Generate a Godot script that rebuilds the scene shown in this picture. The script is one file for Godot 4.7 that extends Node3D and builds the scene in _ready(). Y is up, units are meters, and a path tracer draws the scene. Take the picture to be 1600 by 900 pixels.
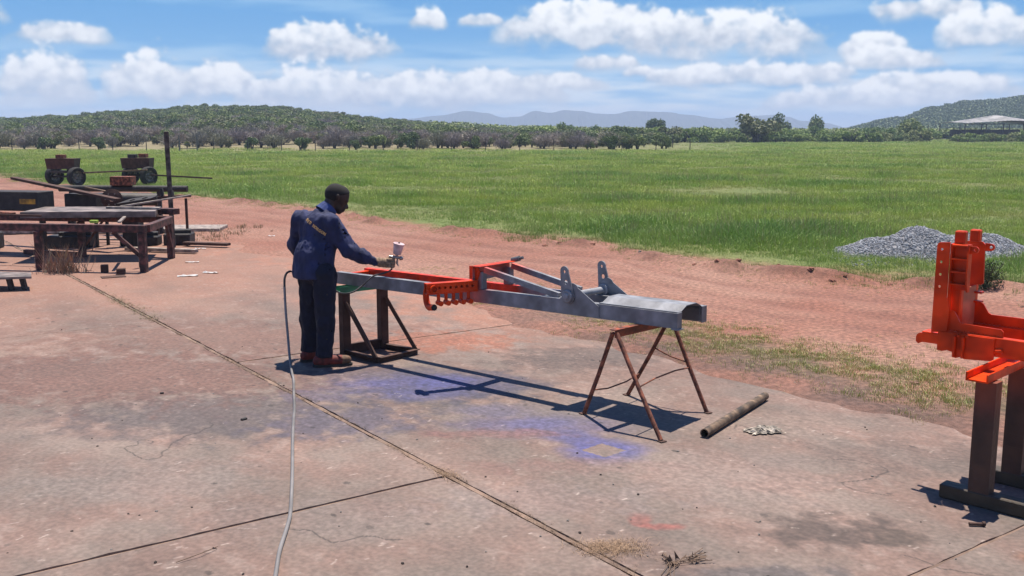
extends Node3D
# A worker sprays a steel boom frame on a concrete apron beside a bushveld field. Units are metres; the camera stands at the origin and looks along -z.

const UA := Vector3(0.815, 0, -0.58)      # across the apron's slabs (away to the right)
const VA := Vector3(-0.58, 0, -0.815)     # along the apron's slabs (away to the left)
const ORANGE := Color(0.82, 0.066, 0.010)
const PRIMER := Color(0.25, 0.252, 0.272)
const RUST := Color(0.105, 0.042, 0.028)
const EDGE := [Vector2(-90, -112), Vector2(-40, -62), Vector2(-24.2, -47.1), Vector2(-18.5, -38.9), Vector2(-10.2, -31.6), Vector2(-7.07, -28.85), Vector2(-4.69, -25.9), Vector2(-2.96, -22.9), Vector2(-1.36, -21.0), Vector2(0.63, -19.4), Vector2(1.75, -18.5), Vector2(2.05, -17.2), Vector2(3.07, -15.7), Vector2(3.87, -14.84), Vector2(4.63, -14.2), Vector2(5.85, -13.77), Vector2(6.88, -13.16), Vector2(12, -10.4), Vector2(40, 4)]

var rng := RandomNumberGenerator.new()
var taken := {}
var n_soft := FastNoiseLite.new()
var n_fine := FastNoiseLite.new()
var M := {}
var T := {}


class MB:                                  # collects triangles for one mesh
	var v := PackedVector3Array()
	var n := PackedVector3Array()
	var t := PackedVector2Array()
	var t2 := PackedVector2Array()
	var c := PackedColorArray()
	var color := Color(1, 1, 1)
	var paint: Callable

	func tri(a: Vector3, b: Vector3, d: Vector3) -> void:
		var m := (b - a).cross(d - a).normalized()
		smooth(a, b, d, m, m, m)

	func smooth(a: Vector3, b: Vector3, d: Vector3, na: Vector3, nb: Vector3, nd: Vector3) -> void:
		v.append(a); v.append(d); v.append(b)
		n.append(na); n.append(nd); n.append(nb)
		c.append(color); c.append(color); c.append(color)

	func quad(a: Vector3, b: Vector3, d: Vector3, e: Vector3) -> void:
		tri(a, b, d); tri(a, d, e)

	func out_tri(a: Vector3, b: Vector3, d: Vector3, mid: Vector3) -> void:
		if (b - a).cross(d - a).dot((a + b + d) / 3.0 - mid) < 0: tri(a, d, b)
		else: tri(a, b, d)

	func box(x: Transform3D, s: Vector3, bev := 0.004) -> void:
		var h := s * 0.5
		bev = minf(bev, minf(h.x, minf(h.y, h.z)) * 0.6)
		var p := {}
		for sx in [-1, 1]:
			for sy in [-1, 1]:
				for sz in [-1, 1]:
					var f := Vector3(sx, sy, sz)
					for k in 3:
						var q := h - Vector3.ONE * bev
						q[k] = h[k]
						p[[sx, sy, sz, k]] = x * (q * f)
		var mid := x.origin
		for k in 3:
			var i := (k + 1) % 3
			var j := (k + 2) % 3
			for s1 in [-1, 1]:
				var q := []
				for ab in [[-1, -1], [1, -1], [1, 1], [-1, 1]]:
					var w := [0, 0, 0]
					w[k] = s1; w[i] = ab[0]; w[j] = ab[1]
					q.append(p[[w[0], w[1], w[2], k]])
				out_tri(q[0], q[1], q[2], mid); out_tri(q[0], q[2], q[3], mid)
			for s1 in [-1, 1]:
				for s2 in [-1, 1]:
					var q := []
					for e in [-1, 1]:
						var w := [0, 0, 0]
						w[k] = e; w[i] = s1; w[j] = s2
						q.append(p[[w[0], w[1], w[2], i]]); q.append(p[[w[0], w[1], w[2], j]])
					out_tri(q[0], q[1], q[2], mid); out_tri(q[1], q[2], q[3], mid)
		for sx in [-1, 1]:
			for sy in [-1, 1]:
				for sz in [-1, 1]:
					out_tri(p[[sx, sy, sz, 0]], p[[sx, sy, sz, 1]], p[[sx, sy, sz, 2]], mid)

	func bar(a: Vector3, b: Vector3, w: float, h: float, up := Vector3.UP, bev := 0.004, seg := 1) -> void:
		var x := (b - a).normalized()
		var z := x.cross(up).normalized()
		var y := z.cross(x)
		for k in seg:                       # pieces butt end to end
			var p := a.lerp(b, float(k) / seg)
			var q := a.lerp(b, float(k + 1) / seg)
			if seg == 1: box(Transform3D(Basis(x, y, z), (p + q) * 0.5), Vector3((q - p).length(), h, w), bev)
			else:
				var r := []
				for f in [[-1, -1], [1, -1], [1, 1], [-1, 1]]: r.append(z * w * 0.5 * f[0] + y * h * 0.5 * f[1])
				for i in 4: quad(p + r[i], q + r[i], q + r[(i + 1) % 4], p + r[(i + 1) % 4])
				if k == 0: quad(p + r[0], p + r[1], p + r[2], p + r[3])
				if k == seg - 1: quad(q + r[3], q + r[2], q + r[1], q + r[0])

	func sweep(prof: PackedVector2Array, a: Vector3, b: Vector3, up := Vector3.UP) -> void:     # an outline drawn along a line
		var x := (b - a).normalized()
		var z := x.cross(up).normalized()
		var y := z.cross(x)
		var m := prof.size()
		for i in m:
			var p := z * prof[i].x + y * prof[i].y
			var q := z * prof[(i + 1) % m].x + y * prof[(i + 1) % m].y
			quad(a + p, b + p, b + q, a + q)
		var ids := Geometry2D.triangulate_polygon(prof)
		for i in range(0, ids.size(), 3):
			var w := []
			for k in 3: w.append(z * prof[ids[i + k]].x + y * prof[ids[i + k]].y)
			tri(a + w[0], a + w[1], a + w[2]); tri(b + w[0], b + w[2], b + w[1])

	func tube(pts: Array, r, k := 10, caps := true) -> void:
		var rings := []
		var nrm := []
		var side := Vector3.ZERO
		for i in pts.size():
			var d: Vector3 = (pts[mini(i + 1, pts.size() - 1)] - pts[maxi(i - 1, 0)]).normalized()
			if side == Vector3.ZERO: side = d.cross(Vector3.UP if absf(d.y) < 0.9 else Vector3.RIGHT).normalized()
			side = (side - d * side.dot(d)).normalized()
			var up := side.cross(d)
			var rad: float = r[i] if r is Array else r
			var ring := []
			var nn := []
			for j in k:
				var a := TAU * j / k
				var o := side * cos(a) + up * sin(a)
				ring.append(pts[i] + o * rad); nn.append(o)
			rings.append(ring); nrm.append(nn)
		for i in pts.size() - 1:
			for j in k:
				var l := (j + 1) % k
				smooth(rings[i][j], rings[i + 1][j], rings[i + 1][l], nrm[i][j], nrm[i + 1][j], nrm[i + 1][l])
				smooth(rings[i][j], rings[i + 1][l], rings[i][l], nrm[i][j], nrm[i + 1][l], nrm[i][l])
		if caps:
			for j in range(1, k - 1):
				tri(rings[0][0], rings[0][j], rings[0][j + 1])
				tri(rings[-1][0], rings[-1][j + 1], rings[-1][j])

	func pipe(a: Vector3, b: Vector3, r: float, inner: float, k := 14) -> void:   # a hollow pipe with open ends
		tube([a, b], r, k, false); tube([a, b], inner, k, false)
		var d := (b - a).normalized()
		var s := d.cross(Vector3.UP if absf(d.y) < 0.9 else Vector3.RIGHT).normalized()
		var u := s.cross(d)
		for j in k:
			var o1 := s * cos(TAU * j / k) + u * sin(TAU * j / k)
			var o2 := s * cos(TAU * (j + 1) / k) + u * sin(TAU * (j + 1) / k)
			quad(a + o1 * r, a + o2 * r, a + o2 * inner, a + o1 * inner)
			quad(b + o1 * r, b + o1 * inner, b + o2 * inner, b + o2 * r)

	func lathe(x: Transform3D, prof: Array, k := 20) -> void:     # prof: Vector2(radius, height) about the local y axis
		for i in prof.size() - 1:
			var p: Vector2 = prof[i]
			var q: Vector2 = prof[i + 1]
			var sl := (q - p)
			var nr := Vector2(sl.y, -sl.x).normalized()
			for j in k:
				var a := TAU * j / k
				var b := TAU * (j + 1) / k
				var ca := Vector3(cos(a), 0, sin(a))
				var cb := Vector3(cos(b), 0, sin(b))
				var na := (x.basis * (ca * nr.x + Vector3.UP * nr.y)).normalized()
				var nb := (x.basis * (cb * nr.x + Vector3.UP * nr.y)).normalized()
				var p1 := x * (ca * p.x + Vector3.UP * p.y)
				var p2 := x * (cb * p.x + Vector3.UP * p.y)
				var q1 := x * (ca * q.x + Vector3.UP * q.y)
				var q2 := x * (cb * q.x + Vector3.UP * q.y)
				if p.x > 1e-5: smooth(p1, q1, p2, na, na, nb)
				if q.x > 1e-5: smooth(p2, q1, q2, nb, na, nb)

	func plate(x: Transform3D, outline: PackedVector2Array, thick: float, holes := [], cut_a := Vector2.ZERO, cut_b := Vector2.ZERO) -> void:
		# a flat plate in the local xy plane; holes lie on the line from cut_a to cut_b: [x, y, radius]
		var pieces: Array = [outline]
		if holes.size() > 0:
			pieces = []
			var d := (cut_b - cut_a).normalized() * 9.0
			var s := Vector2(-d.y, d.x)
			for sg in [-1.0, 1.0]:
				var half := PackedVector2Array([cut_a - d, cut_a + d, cut_a + d + s * sg, cut_a - d + s * sg])
				for g in Geometry2D.intersect_polygons(outline, half):
					var todo: Array = [g]
					for hole in holes:
						var ring := PackedVector2Array()
						for i in 14: ring.append(Vector2(hole[0], hole[1]) + Vector2.from_angle(TAU * i / 14.0 + 0.1) * float(hole[2]))
						var next: Array = []
						for w in todo: next.append_array(Geometry2D.clip_polygons(w, ring))
						todo = next
					pieces.append_array(todo)
		var up := Vector3(0, 0, thick * 0.5)
		for poly in pieces:
			var ids := Geometry2D.triangulate_polygon(poly)
			for i in range(0, ids.size(), 3):
				var w := []
				for k in 3: w.append(Vector3(poly[ids[i + k]].x, poly[ids[i + k]].y, 0))
				tri(x * (w[0] + up), x * (w[1] + up), x * (w[2] + up))
				tri(x * (w[0] - up), x * (w[2] - up), x * (w[1] - up))
			for i in poly.size():
				var p: Vector2 = poly[i]
				var q: Vector2 = poly[(i + 1) % poly.size()]
				if holes.size() > 0:
					var e := (cut_b - cut_a).normalized()
					if absf((p - cut_a).cross(e)) < 1e-4 and absf((q - cut_a).cross(e)) < 1e-4: continue
				quad(x * (Vector3(p.x, p.y, 0) - up), x * (Vector3(q.x, q.y, 0) - up), x * (Vector3(q.x, q.y, 0) + up), x * (Vector3(p.x, p.y, 0) + up))

	func mesh() -> ArrayMesh:
		var a := []
		a.resize(Mesh.ARRAY_MAX)
		if paint.is_valid():
			for i in v.size(): c[i] = paint.call(v[i])
		a[Mesh.ARRAY_VERTEX] = v
		a[Mesh.ARRAY_NORMAL] = n
		a[Mesh.ARRAY_COLOR] = c
		if t.size() == v.size(): a[Mesh.ARRAY_TEX_UV] = t
		if t2.size() == v.size(): a[Mesh.ARRAY_TEX_UV2] = t2
		var m := ArrayMesh.new()
		m.add_surface_from_arrays(Mesh.PRIMITIVE_TRIANGLES, a)
		return m


# ---------------------------------------------------------------- naming and adding

func numbered(called: String) -> String:
	if not taken.has(called):
		taken[called] = 0
		return called
	taken[called] += 1
	return "%s_%03d" % [called, taken[called]]


func tag(o: Node3D, label := "", category := "", group := "", kind := "") -> Node3D:
	if label: o.set_meta("label", label)
	if category: o.set_meta("category", category)
	if group: o.set_meta("group", group)
	if kind: o.set_meta("kind", kind)
	return o


func base(called: String, label: String, category: String, at := Vector3.ZERO, turn := 0.0, group := "") -> Node3D:
	var o := Node3D.new()
	o.name = numbered(called)
	add_child(o)
	o.position = at
	o.rotation.y = turn
	return tag(o, label, category, group)


func put(called: String, m: Mesh, material: Material, parent: Node3D = self) -> MeshInstance3D:
	var o := MeshInstance3D.new()
	o.name = numbered(called) if parent == self else called
	o.mesh = m
	o.material_override = material
	parent.add_child(o, true)
	return o


func alone(called: String, mb: MB, material: Material, label: String, category: String, at := Vector3.ZERO, turn := 0.0, group := "") -> MeshInstance3D:
	var o := put(called, mb.mesh(), material)
	o.position = at
	o.rotation.y = turn
	tag(o, label, category, group)
	return o


func copy(o: Node3D, at: Vector3, turn := 0.0, size := Vector3.ONE) -> Node3D:
	var c: Node3D = o.duplicate()
	c.name = numbered(String(o.name).rstrip("_0123456789"))
	add_child(c)
	c.position = at
	c.rotation = Vector3(0, turn, 0)
	c.scale = size
	return c


func scatter(called: String, m: Mesh, material: Material, where: Array, colors: Array, label: String, category: String) -> MultiMeshInstance3D:
	var mm := MultiMesh.new()
	mm.transform_format = MultiMesh.TRANSFORM_3D
	mm.use_colors = colors.size() > 0
	mm.mesh = m
	mm.instance_count = where.size()
	for i in where.size():
		mm.set_instance_transform(i, where[i])
		if colors.size() > 0: mm.set_instance_color(i, colors[i])
	var o := MultiMeshInstance3D.new()
	o.name = numbered(called)
	o.multimesh = mm
	o.material_override = material
	add_child(o)
	tag(o, label, category, "", "stuff")
	return o


# ---------------------------------------------------------------- materials

func lin(r: float, g: float, b: float) -> Color:
	return Color(r, g, b).linear_to_srgb()


func noise_tex(key: String, freq: float, lo: float, hi: float, oct := 5, size := 256, normal := 0.0, kind := FastNoiseLite.TYPE_SIMPLEX_SMOOTH) -> NoiseTexture2D:
	if T.has(key): return T[key]
	var f := FastNoiseLite.new()
	f.seed = key.hash() % 9999
	f.noise_type = kind
	f.frequency = freq
	f.fractal_octaves = oct
	var t := NoiseTexture2D.new()
	t.width = size
	t.height = size
	t.seamless = true
	t.noise = f
	if normal > 0.0:
		t.as_normal_map = true
		t.bump_strength = normal
	else:
		var g := Gradient.new()
		g.offsets = PackedFloat32Array([0.15, 0.85])
		g.colors = PackedColorArray([Color(lo, lo, lo), Color(hi, hi, hi)])
		t.color_ramp = g
	T[key] = t
	return t


func mat(color: Color, rough := 0.7, metal := 0.0, tex: Texture2D = null, scale := 2.0, bump: Texture2D = null, bump_scale := 0.5, vertex := false) -> StandardMaterial3D:
	var m := StandardMaterial3D.new()
	m.albedo_color = color
	m.roughness = rough
	m.metallic = metal
	m.vertex_color_use_as_albedo = vertex
	if tex or bump:
		m.uv1_triplanar = true
		m.uv1_scale = Vector3.ONE * scale
	if tex: m.albedo_texture = tex
	if bump:
		m.normal_enabled = true
		m.normal_texture = bump
		m.normal_scale = bump_scale
	return m


func make_materials() -> void:
	var grime := noise_tex("grime", 0.012, 0.55, 1.0)
	var soft := noise_tex("soft", 0.008, 0.72, 1.0, 3)
	var rusty := noise_tex("rusty", 0.02, 0.35, 1.0, 6)
	var pits := noise_tex("pits", 0.05, 0, 0, 4, 256, 4.0)
	var cloth := noise_tex("cloth", 0.03, 0, 0, 4, 256, 5.0)
	M.paint = mat(Color(1, 1, 1), 0.42, 0.0, soft, 1.3, pits, 0.12, true)
	M.paint.metallic_specular = 0.3
	M.orange = mat(lin(0.84, 0.060, 0.008), 0.36, 0.0, soft, 1.7, pits, 0.1)
	M.orange.metallic_specular = 0.3
	M.primer = mat(Color(1, 1, 1), 0.5, 0.1, soft, 2.2, pits, 0.15, true)
	M.dull_orange = mat(lin(0.42, 0.075, 0.02), 0.6, 0.0, rusty, 2.0)
	M.rust = mat(lin(0.085, 0.038, 0.026), 0.85, 0.0, soft, 2.5, pits, 0.5)
	M.rust_red = mat(lin(0.33, 0.1, 0.05), 0.8, 0.0, rusty, 2.5, pits, 0.4)
	M.table_steel = mat(lin(0.15, 0.05, 0.042), 0.7, 0.0, rusty, 1.4, pits, 0.4)
	M.black_steel = mat(lin(0.034, 0.027, 0.026), 0.65, 0.0, grime, 1.4, pits, 0.4)
	M.post_paint = mat(Color(1, 1, 1), 0.6, 0.0, soft, 1.8, pits, 0.3, true)
	M.grey_plate = mat(lin(0.27, 0.215, 0.195), 0.6, 0.0, grime, 0.9, pits, 0.3)
	M.pale_bar = mat(lin(0.42, 0.34, 0.29), 0.6, 0.0, grime, 2.0)
	M.green = mat(lin(0.035, 0.36, 0.19), 0.5, 0.0, grime, 2.0, pits, 0.2)
	M.yellow = mat(lin(0.6, 0.3, 0.02), 0.5, 0.0, grime, 2.0)
	M.lime = mat(lin(0.3, 0.42, 0.04), 0.5)
	M.pipe = mat(lin(0.24, 0.155, 0.095), 0.7, 0.1, rusty, 1.6, pits, 0.4)
	M.dark = mat(lin(0.012, 0.012, 0.013), 0.8)
	M.rubber = mat(lin(0.028, 0.027, 0.028), 0.85, 0.0, grime, 2.0, pits, 0.4)
	M.rim = mat(lin(0.3, 0.27, 0.25), 0.5, 0.5, rusty, 2.0)
	M.wood = mat(lin(0.22, 0.14, 0.085), 0.85, 0.0, grime, 2.0, pits, 0.5)
	M.old_wood = mat(lin(0.12, 0.1, 0.09), 0.9, 0.0, grime, 2.0, pits, 0.6)
	M.chrome = mat(lin(0.7, 0.7, 0.72), 0.2, 0.9)
	M.gun_steel = mat(lin(0.25, 0.24, 0.24), 0.35, 0.8)
	M.cup = mat(lin(0.72, 0.50, 0.51), 0.45, 0.0, soft, 4.0)
	M.hose = mat(lin(0.22, 0.205, 0.2), 0.55, 0.0, soft, 1.0)
	M.black_hose = mat(lin(0.03, 0.025, 0.025), 0.5)
	M.jacket = mat(lin(0.016, 0.023, 0.085), 0.85, 0.0, soft, 3.0, cloth, 0.7)
	M.jacket.rim_enabled = true
	M.jacket.rim = 0.2
	M.jacket.rim_tint = 0.6
	M.trousers = mat(lin(0.005, 0.0065, 0.024), 0.88, 0.0, soft, 3.0, cloth, 0.8)
	M.collar = mat(lin(0.03, 0.06, 0.22), 0.85, 0.0, soft, 3.0, cloth, 0.5)
	M.boot = mat(lin(0.22, 0.024, 0.016), 0.75, 0.0, grime, 5.0, pits, 0.4)
	M.toe = mat(lin(0.2, 0.1, 0.05), 0.75, 0.0, grime, 5.0)
	M.sole = mat(lin(0.025, 0.02, 0.018), 0.9)
	M.skin = mat(lin(0.032, 0.016, 0.011), 0.62, 0.0, soft, 6.0)
	M.hair = mat(lin(0.008, 0.007, 0.007), 0.9, 0.0, null, 9.0, pits, 0.8)
	M.glove = mat(lin(0.36, 0.24, 0.155), 0.85, 0.0, grime, 8.0, cloth, 0.8)
	M.lettering = mat(lin(0.6, 0.36, 0.13), 0.8)
	M.rag = mat(Color(1, 1, 1), 0.95, 0.0, rusty, 3.0, cloth, 1.0, true)
	M.paper = mat(lin(0.42, 0.41, 0.41), 0.8)
	M.stone = mat(Color(1, 1, 1), 0.9, 0.0, grime, 3.0, null, 0.0, true)
	M.leaf = mat(Color(1, 1, 1), 0.75, 0.0, null, 1.0, null, 0.0, true)
	M.leaf.backlight_enabled = true
	M.leaf.backlight = Color(0.25, 0.3, 0.1)
	M.grass = mat(Color(1, 1, 1), 0.7, 0.0, null, 1.0, null, 0.0, true)
	M.grass.backlight_enabled = true
	M.grass.backlight = Color(0.48, 0.52, 0.14)
	M.straw = mat(Color(1, 1, 1), 0.85, 0.0, null, 1.0, null, 0.0, true)
	M.verge = mat(Color(1, 1, 1), 0.7, 0.0, null, 1.0, null, 0.0, true)
	M.verge.backlight_enabled = true
	M.verge.backlight = Color(0.5, 0.5, 0.2)
	M.bark = mat(lin(0.13, 0.11, 0.1), 0.95, 0.0, rusty, 1.0)
	M.twig = mat(Color(1, 1, 1), 0.95, 0.0, null, 1.0, null, 0.0, true)
	M.roof = mat(lin(0.36, 0.35, 0.345), 0.55, 0.2, grime, 0.1)
	M.mountain = mat(lin(0.055, 0.075, 0.045), 0.95, 0.0, noise_tex("forest", 0.05, 0.4, 1.0), 0.01)


# ---------------------------------------------------------------- the lie of the land

func edge_z(x: float) -> float:            # where the field's grass begins
	for i in EDGE.size() - 1:
		if x < EDGE[i + 1].x:
			return lerpf(EDGE[i].y, EDGE[i + 1].y, clampf((x - EDGE[i].x) / (EDGE[i + 1].x - EDGE[i].x), -2.0, 1.0))
	return 4.0


func ridge(x: float) -> float:             # height of the low hill's crest, 300 m away
	var k := [[-400, 3.6], [-155, 4.0], [-135, 5.0], [-116, 6.6], [-91, 8.2], [-70, 8.0], [-54, 6.2], [-39, 4.3], [-19, 2.6], [0, 1.4], [40, 0.5], [500, 0.3]]
	for i in k.size() - 1:
		if x < k[i + 1][0]: return lerpf(k[i][1], k[i + 1][1], smoothstep(k[i][0], k[i + 1][0], x))
	return 0.3


func apron_edge(v: float) -> float:
	return 6.42 + 0.3 * n_soft.get_noise_1d(v * 9.0) + 0.1 * n_soft.get_noise_1d(v * 50.0 + 90.0)


func ground_height(x: float, z: float) -> float:
	var u := x * UA.x + z * UA.z
	var v := x * VA.x + z * VA.z
	var out := maxf(smoothstep(-0.25, 0.3, u - apron_edge(v)), smoothstep(-0.3, 0.4, v - 23.2 + 0.8 * n_soft.get_noise_2d(x * 8.0, z * 8.0)))
	var h := 0.022 + 0.035 * n_soft.get_noise_2d(x * 4.0, z * 4.0) + 0.012 * n_soft.get_noise_2d(x * 26.0, z * 26.0) + 0.006 * n_fine.get_noise_2d(x * 9.0, z * 9.0)
	var d := edge_z(x) - z                  # metres into the field
	h += 0.17 * exp(-pow(d / 0.4, 2.0)) * clampf(0.45 + 1.3 * n_soft.get_noise_2d(x * 14.0 + 70.0, z * 14.0), 0.0, 1.0)
	h -= 0.04 * exp(-pow((d + 1.6) / 0.5, 2.0)) + 0.035 * exp(-pow((d + 3.1) / 0.45, 2.0))
	if d > 0.0: h += minf(d * 0.02, 0.05)
	h = lerpf(-0.06, h, out)
	if z < -100.0:
		var s := clampf((-z - 104.0) / 196.0, 0.0, 1.0)
		var top := ridge(x * 300.0 / maxf(-z, 100.0))
		h += top * (pow(s, 1.15) if z > -300.0 else maxf(0.0, 1.0 - (-z - 300.0) / 260.0))
	return h


func ground_color(x: float, z: float) -> Color:
	var red := Color(0.43, 0.182, 0.122)
	var pale := Color(0.53, 0.29, 0.21)
	var dark := Color(0.15, 0.098, 0.082)
	var a := n_soft.get_noise_2d(x * 5.0, z * 5.0)
	var b := n_soft.get_noise_2d(x * 20.0 + 40.0, z * 20.0)
	var c := red.lerp(pale, clampf(0.45 + a * 0.8 + b * 0.4, 0.0, 1.0))
	var ed := edge_z(x) - z
	var rut := exp(-pow((ed + 1.6 + 0.2 * a) / 0.35, 2.0)) + exp(-pow((ed + 3.1 + 0.2 * a) / 0.3, 2.0)) + 0.7 * exp(-pow((ed + 4.4 + 0.3 * a) / 0.25, 2.0))
	c = c.lerp(Color(0.29, 0.115, 0.078), clampf(rut * (0.45 + b), 0.0, 0.6))
	var u := x * UA.x + z * UA.z
	var v := x * VA.x + z * VA.z
	var oily := exp(-pow((u - 6.8) / 0.6, 2.0)) * smoothstep(11.5, 7.5, v) * clampf(0.8 + b, 0.0, 1.0)
	c = c.lerp(dark, oily * 0.85)
	var verge := exp(-pow((u - 7.5 - 0.2 * a) / 0.42, 2.0)) * smoothstep(12.5, 9.0, v)
	c = c.lerp(Color(0.17, 0.135, 0.07), verge * clampf(0.5 + b, 0.0, 0.8))
	var d := edge_z(x) - z + 0.7 * b + 0.35 * n_soft.get_noise_2d(x * 70.0, z * 70.0)
	c = c.lerp(Color(0.2, 0.075, 0.048), 0.8 * exp(-pow((d + 0.1) / 0.35, 2.0)) * clampf(0.2 + 2.0 * n_soft.get_noise_2d(x * 14.0 + 70.0, z * 14.0), 0.0, 1.0))
	var field := Color(0.22, 0.29, 0.07).lerp(Color(0.3, 0.31, 0.1), clampf(0.4 + a, 0.0, 1.0))
	c = c.lerp(field, smoothstep(0.1, 1.8, d))
	if z < -96.0:
		var dry := smoothstep(-100.0, -112.0, z + 10.0 * a) * smoothstep(40.0, -10.0, x * 150.0 / -z)
		c = c.lerp(Color(0.42, 0.34, 0.2), dry * 0.85)
		c = c.lerp(Color(0.14, 0.15, 0.06), smoothstep(-150.0, -230.0, z))
	return c


func build_ground() -> void:
	var xs := [-2500.0, -1600.0, -1000.0, -700.0, -500.0, -360.0, -260.0, -200.0, -160.0, -130.0, -105.0, -85.0, -70.0, -58.0, -48.0, -40.0, -34.0, -29.0, -25.0, -22.0]
	var x := -20.0
	while x < 14.01:
		xs.append(x)
		x += 0.3 if x < -8.0 or x > 9.0 else 0.13
	for q in [16.0, 18.0, 21.0, 25.0, 30.0, 36.0, 43.0, 52.0, 62.0, 75.0, 90.0, 110.0, 135.0, 160.0, 200.0, 260.0, 360.0, 500.0, 700.0, 1000.0, 1600.0, 2500.0]: xs.append(q)
	var zs := [60.0, 30.0, 15.0, 8.0, 4.0, 1.0, -1.0, -2.5]
	var z := -3.5
	while z > -40.0:
		zs.append(z)
		z -= 0.13 if z > -24.0 else 0.35
	while z > -3600.0:
		zs.append(z)
		z -= 0.6 + (-z - 40.0) * 0.04
	var mb := MB.new()
	var pts := []
	var cols := []
	for j in zs.size():
		for i in xs.size():
			pts.append(Vector3(xs[i], ground_height(xs[i], zs[j]), zs[j]))
			cols.append(ground_color(xs[i], zs[j]))
	var w := xs.size()
	var nrm := PackedVector3Array()
	nrm.resize(pts.size())
	for j in zs.size():
		for i in w:
			var l: Vector3 = pts[j * w + maxi(i - 1, 0)]
			var r: Vector3 = pts[j * w + mini(i + 1, w - 1)]
			var f: Vector3 = pts[maxi(j - 1, 0) * w + i]
			var g: Vector3 = pts[mini(j + 1, zs.size() - 1) * w + i]
			nrm[j * w + i] = (r - l).cross(g - f).normalized() * 1.0
	var idx := PackedInt32Array()
	for j in zs.size() - 1:
		for i in w - 1:
			var a := j * w + i
			idx.append_array(PackedInt32Array([a, a + w, a + 1, a + 1, a + w, a + w + 1]))
	var arr := []
	arr.resize(Mesh.ARRAY_MAX)
	arr[Mesh.ARRAY_VERTEX] = PackedVector3Array(pts)
	arr[Mesh.ARRAY_NORMAL] = nrm
	arr[Mesh.ARRAY_COLOR] = PackedColorArray(cols)
	arr[Mesh.ARRAY_INDEX] = idx
	var m := ArrayMesh.new()
	m.add_surface_from_arrays(Mesh.PRIMITIVE_TRIANGLES, arr)
	var g := mat(Color(1, 1, 1), 0.97, 0.0, noise_tex("soil", 0.03, 0.7, 1.0, 6, 512), 0.8, noise_tex("soil_bump", 0.09, 0, 0, 5, 512, 6.0), 0.45, true)
	g.uv1_world_triplanar = true
	g.detail_enabled = true
	g.detail_blend_mode = BaseMaterial3D.BLEND_MODE_MUL
	g.detail_albedo = noise_tex("soil_grain", 0.16, 0.66, 1.0, 4, 512)
	g.detail_uv_layer = BaseMaterial3D.DETAIL_UV_2
	g.uv2_triplanar = true
	g.uv2_world_triplanar = true
	g.uv2_scale = Vector3.ONE * 1.7
	tag(put("ground", m, g), "red dirt track running into the wide green field behind the concrete apron", "ground", "", "structure")


# ---------------------------------------------------------------- sky, camera, sun

const CLOUDS := [[-24.0, 4.63, 2.9, 1.39], [-10.3, 4.24, 3.9, 2.25], [-4.7, 5.81, 1.2, 1.16], [-1.7, 5.90, 1.4, 0.83], [4.7, 5.1, 5.9, 2.6], [10.7, 4.4, 6.9, 2.75], [8.0, 4.75, 5.0, 2.1], [5.3, 3.45, 2.0, 1.26], [7.2, 3.08, 1.1, 0.70], [8.5, 2.79, 1.1, 0.77], [19.6, 3.99, 1.9, 1.45], [22.1, 5.98, 2.9, 1.27], [25.5, 4.26, 2.9, 2.44], [20.4, 3.34, 2.8, 1.32], [17.2, 2.97, 1.6, 0.88], [-24.8, 1.79, 2.6, 3.04], [-19.7, 1.86, 2.4, 2.66], [-16.6, 1.89, 3.0, 2.24], [-11.5, 1.41, 4.2, 2.36], [-5.8, 1.43, 4.3, 2.54], [-0.7, 1.62, 4.0, 2.34], [2.2, 2.33, 3.2, 1.27], [13.5, 2.61, 5.3, 1.37], [22.4, 1.82, 4.8, 1.64], [18.6, 1.36, 4.4, 1.35]]


func cloud_at(dir: Vector3, list: Array, warp: FastNoiseLite) -> Vector2:      # (cover, brightness)
	var el := rad_to_deg(asin(clampf(dir.y, -1.0, 1.0)))
	var az := rad_to_deg(atan2(dir.x, -dir.z))
	var q := dir * 260.0
	var w1 := warp.get_noise_3d(q.x, q.y * 1.5, q.z)
	var w2 := warp.get_noise_3d(q.x * 3.1 + 50.0, q.y * 4.0, q.z * 3.1)
	var w3 := warp.get_noise_3d(q.x * 7.0 + 9.0, q.y * 8.0 + 30.0, q.z * 7.0)
	var cover := 0.0
	var bright := 0.0
	for cl in list:
		var dx: float = (az - cl[0]) / cl[2]
		if dx > 180.0 / cl[2]: dx -= 360.0 / cl[2]
		if absf(dx) > 1.25: continue
		var y: float = (el - cl[1]) / cl[3]
		if y < -0.5 or y > 1.5: continue
		dx += w1 * 0.25
		var top := sqrt(maxf(0.0, 1.0 - dx * dx)) * (0.84 + 0.5 * w1) + 0.25 * w2 + 0.09 * w3
		var c := smoothstep(-0.05, 0.17, top - y) * smoothstep(-0.28, 0.16, y + 0.3 * w1 + 0.16 * w2) * smoothstep(1.2, 0.7, absf(dx))
		c *= clampf(0.99 + 0.3 * w2 + 0.2 * w1, 0.0, 1.0)
		if c > 0.0:
			var b := clampf(0.56 + 0.95 * (y - 0.28) + 0.6 * w2 + 0.3 * w1 + 0.2 * w3, 0.0, 1.0)
			bright = lerpf(bright, b, c)
			cover = 1.0 - (1.0 - cover) * (1.0 - c)
	return Vector2(cover, bright)


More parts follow.
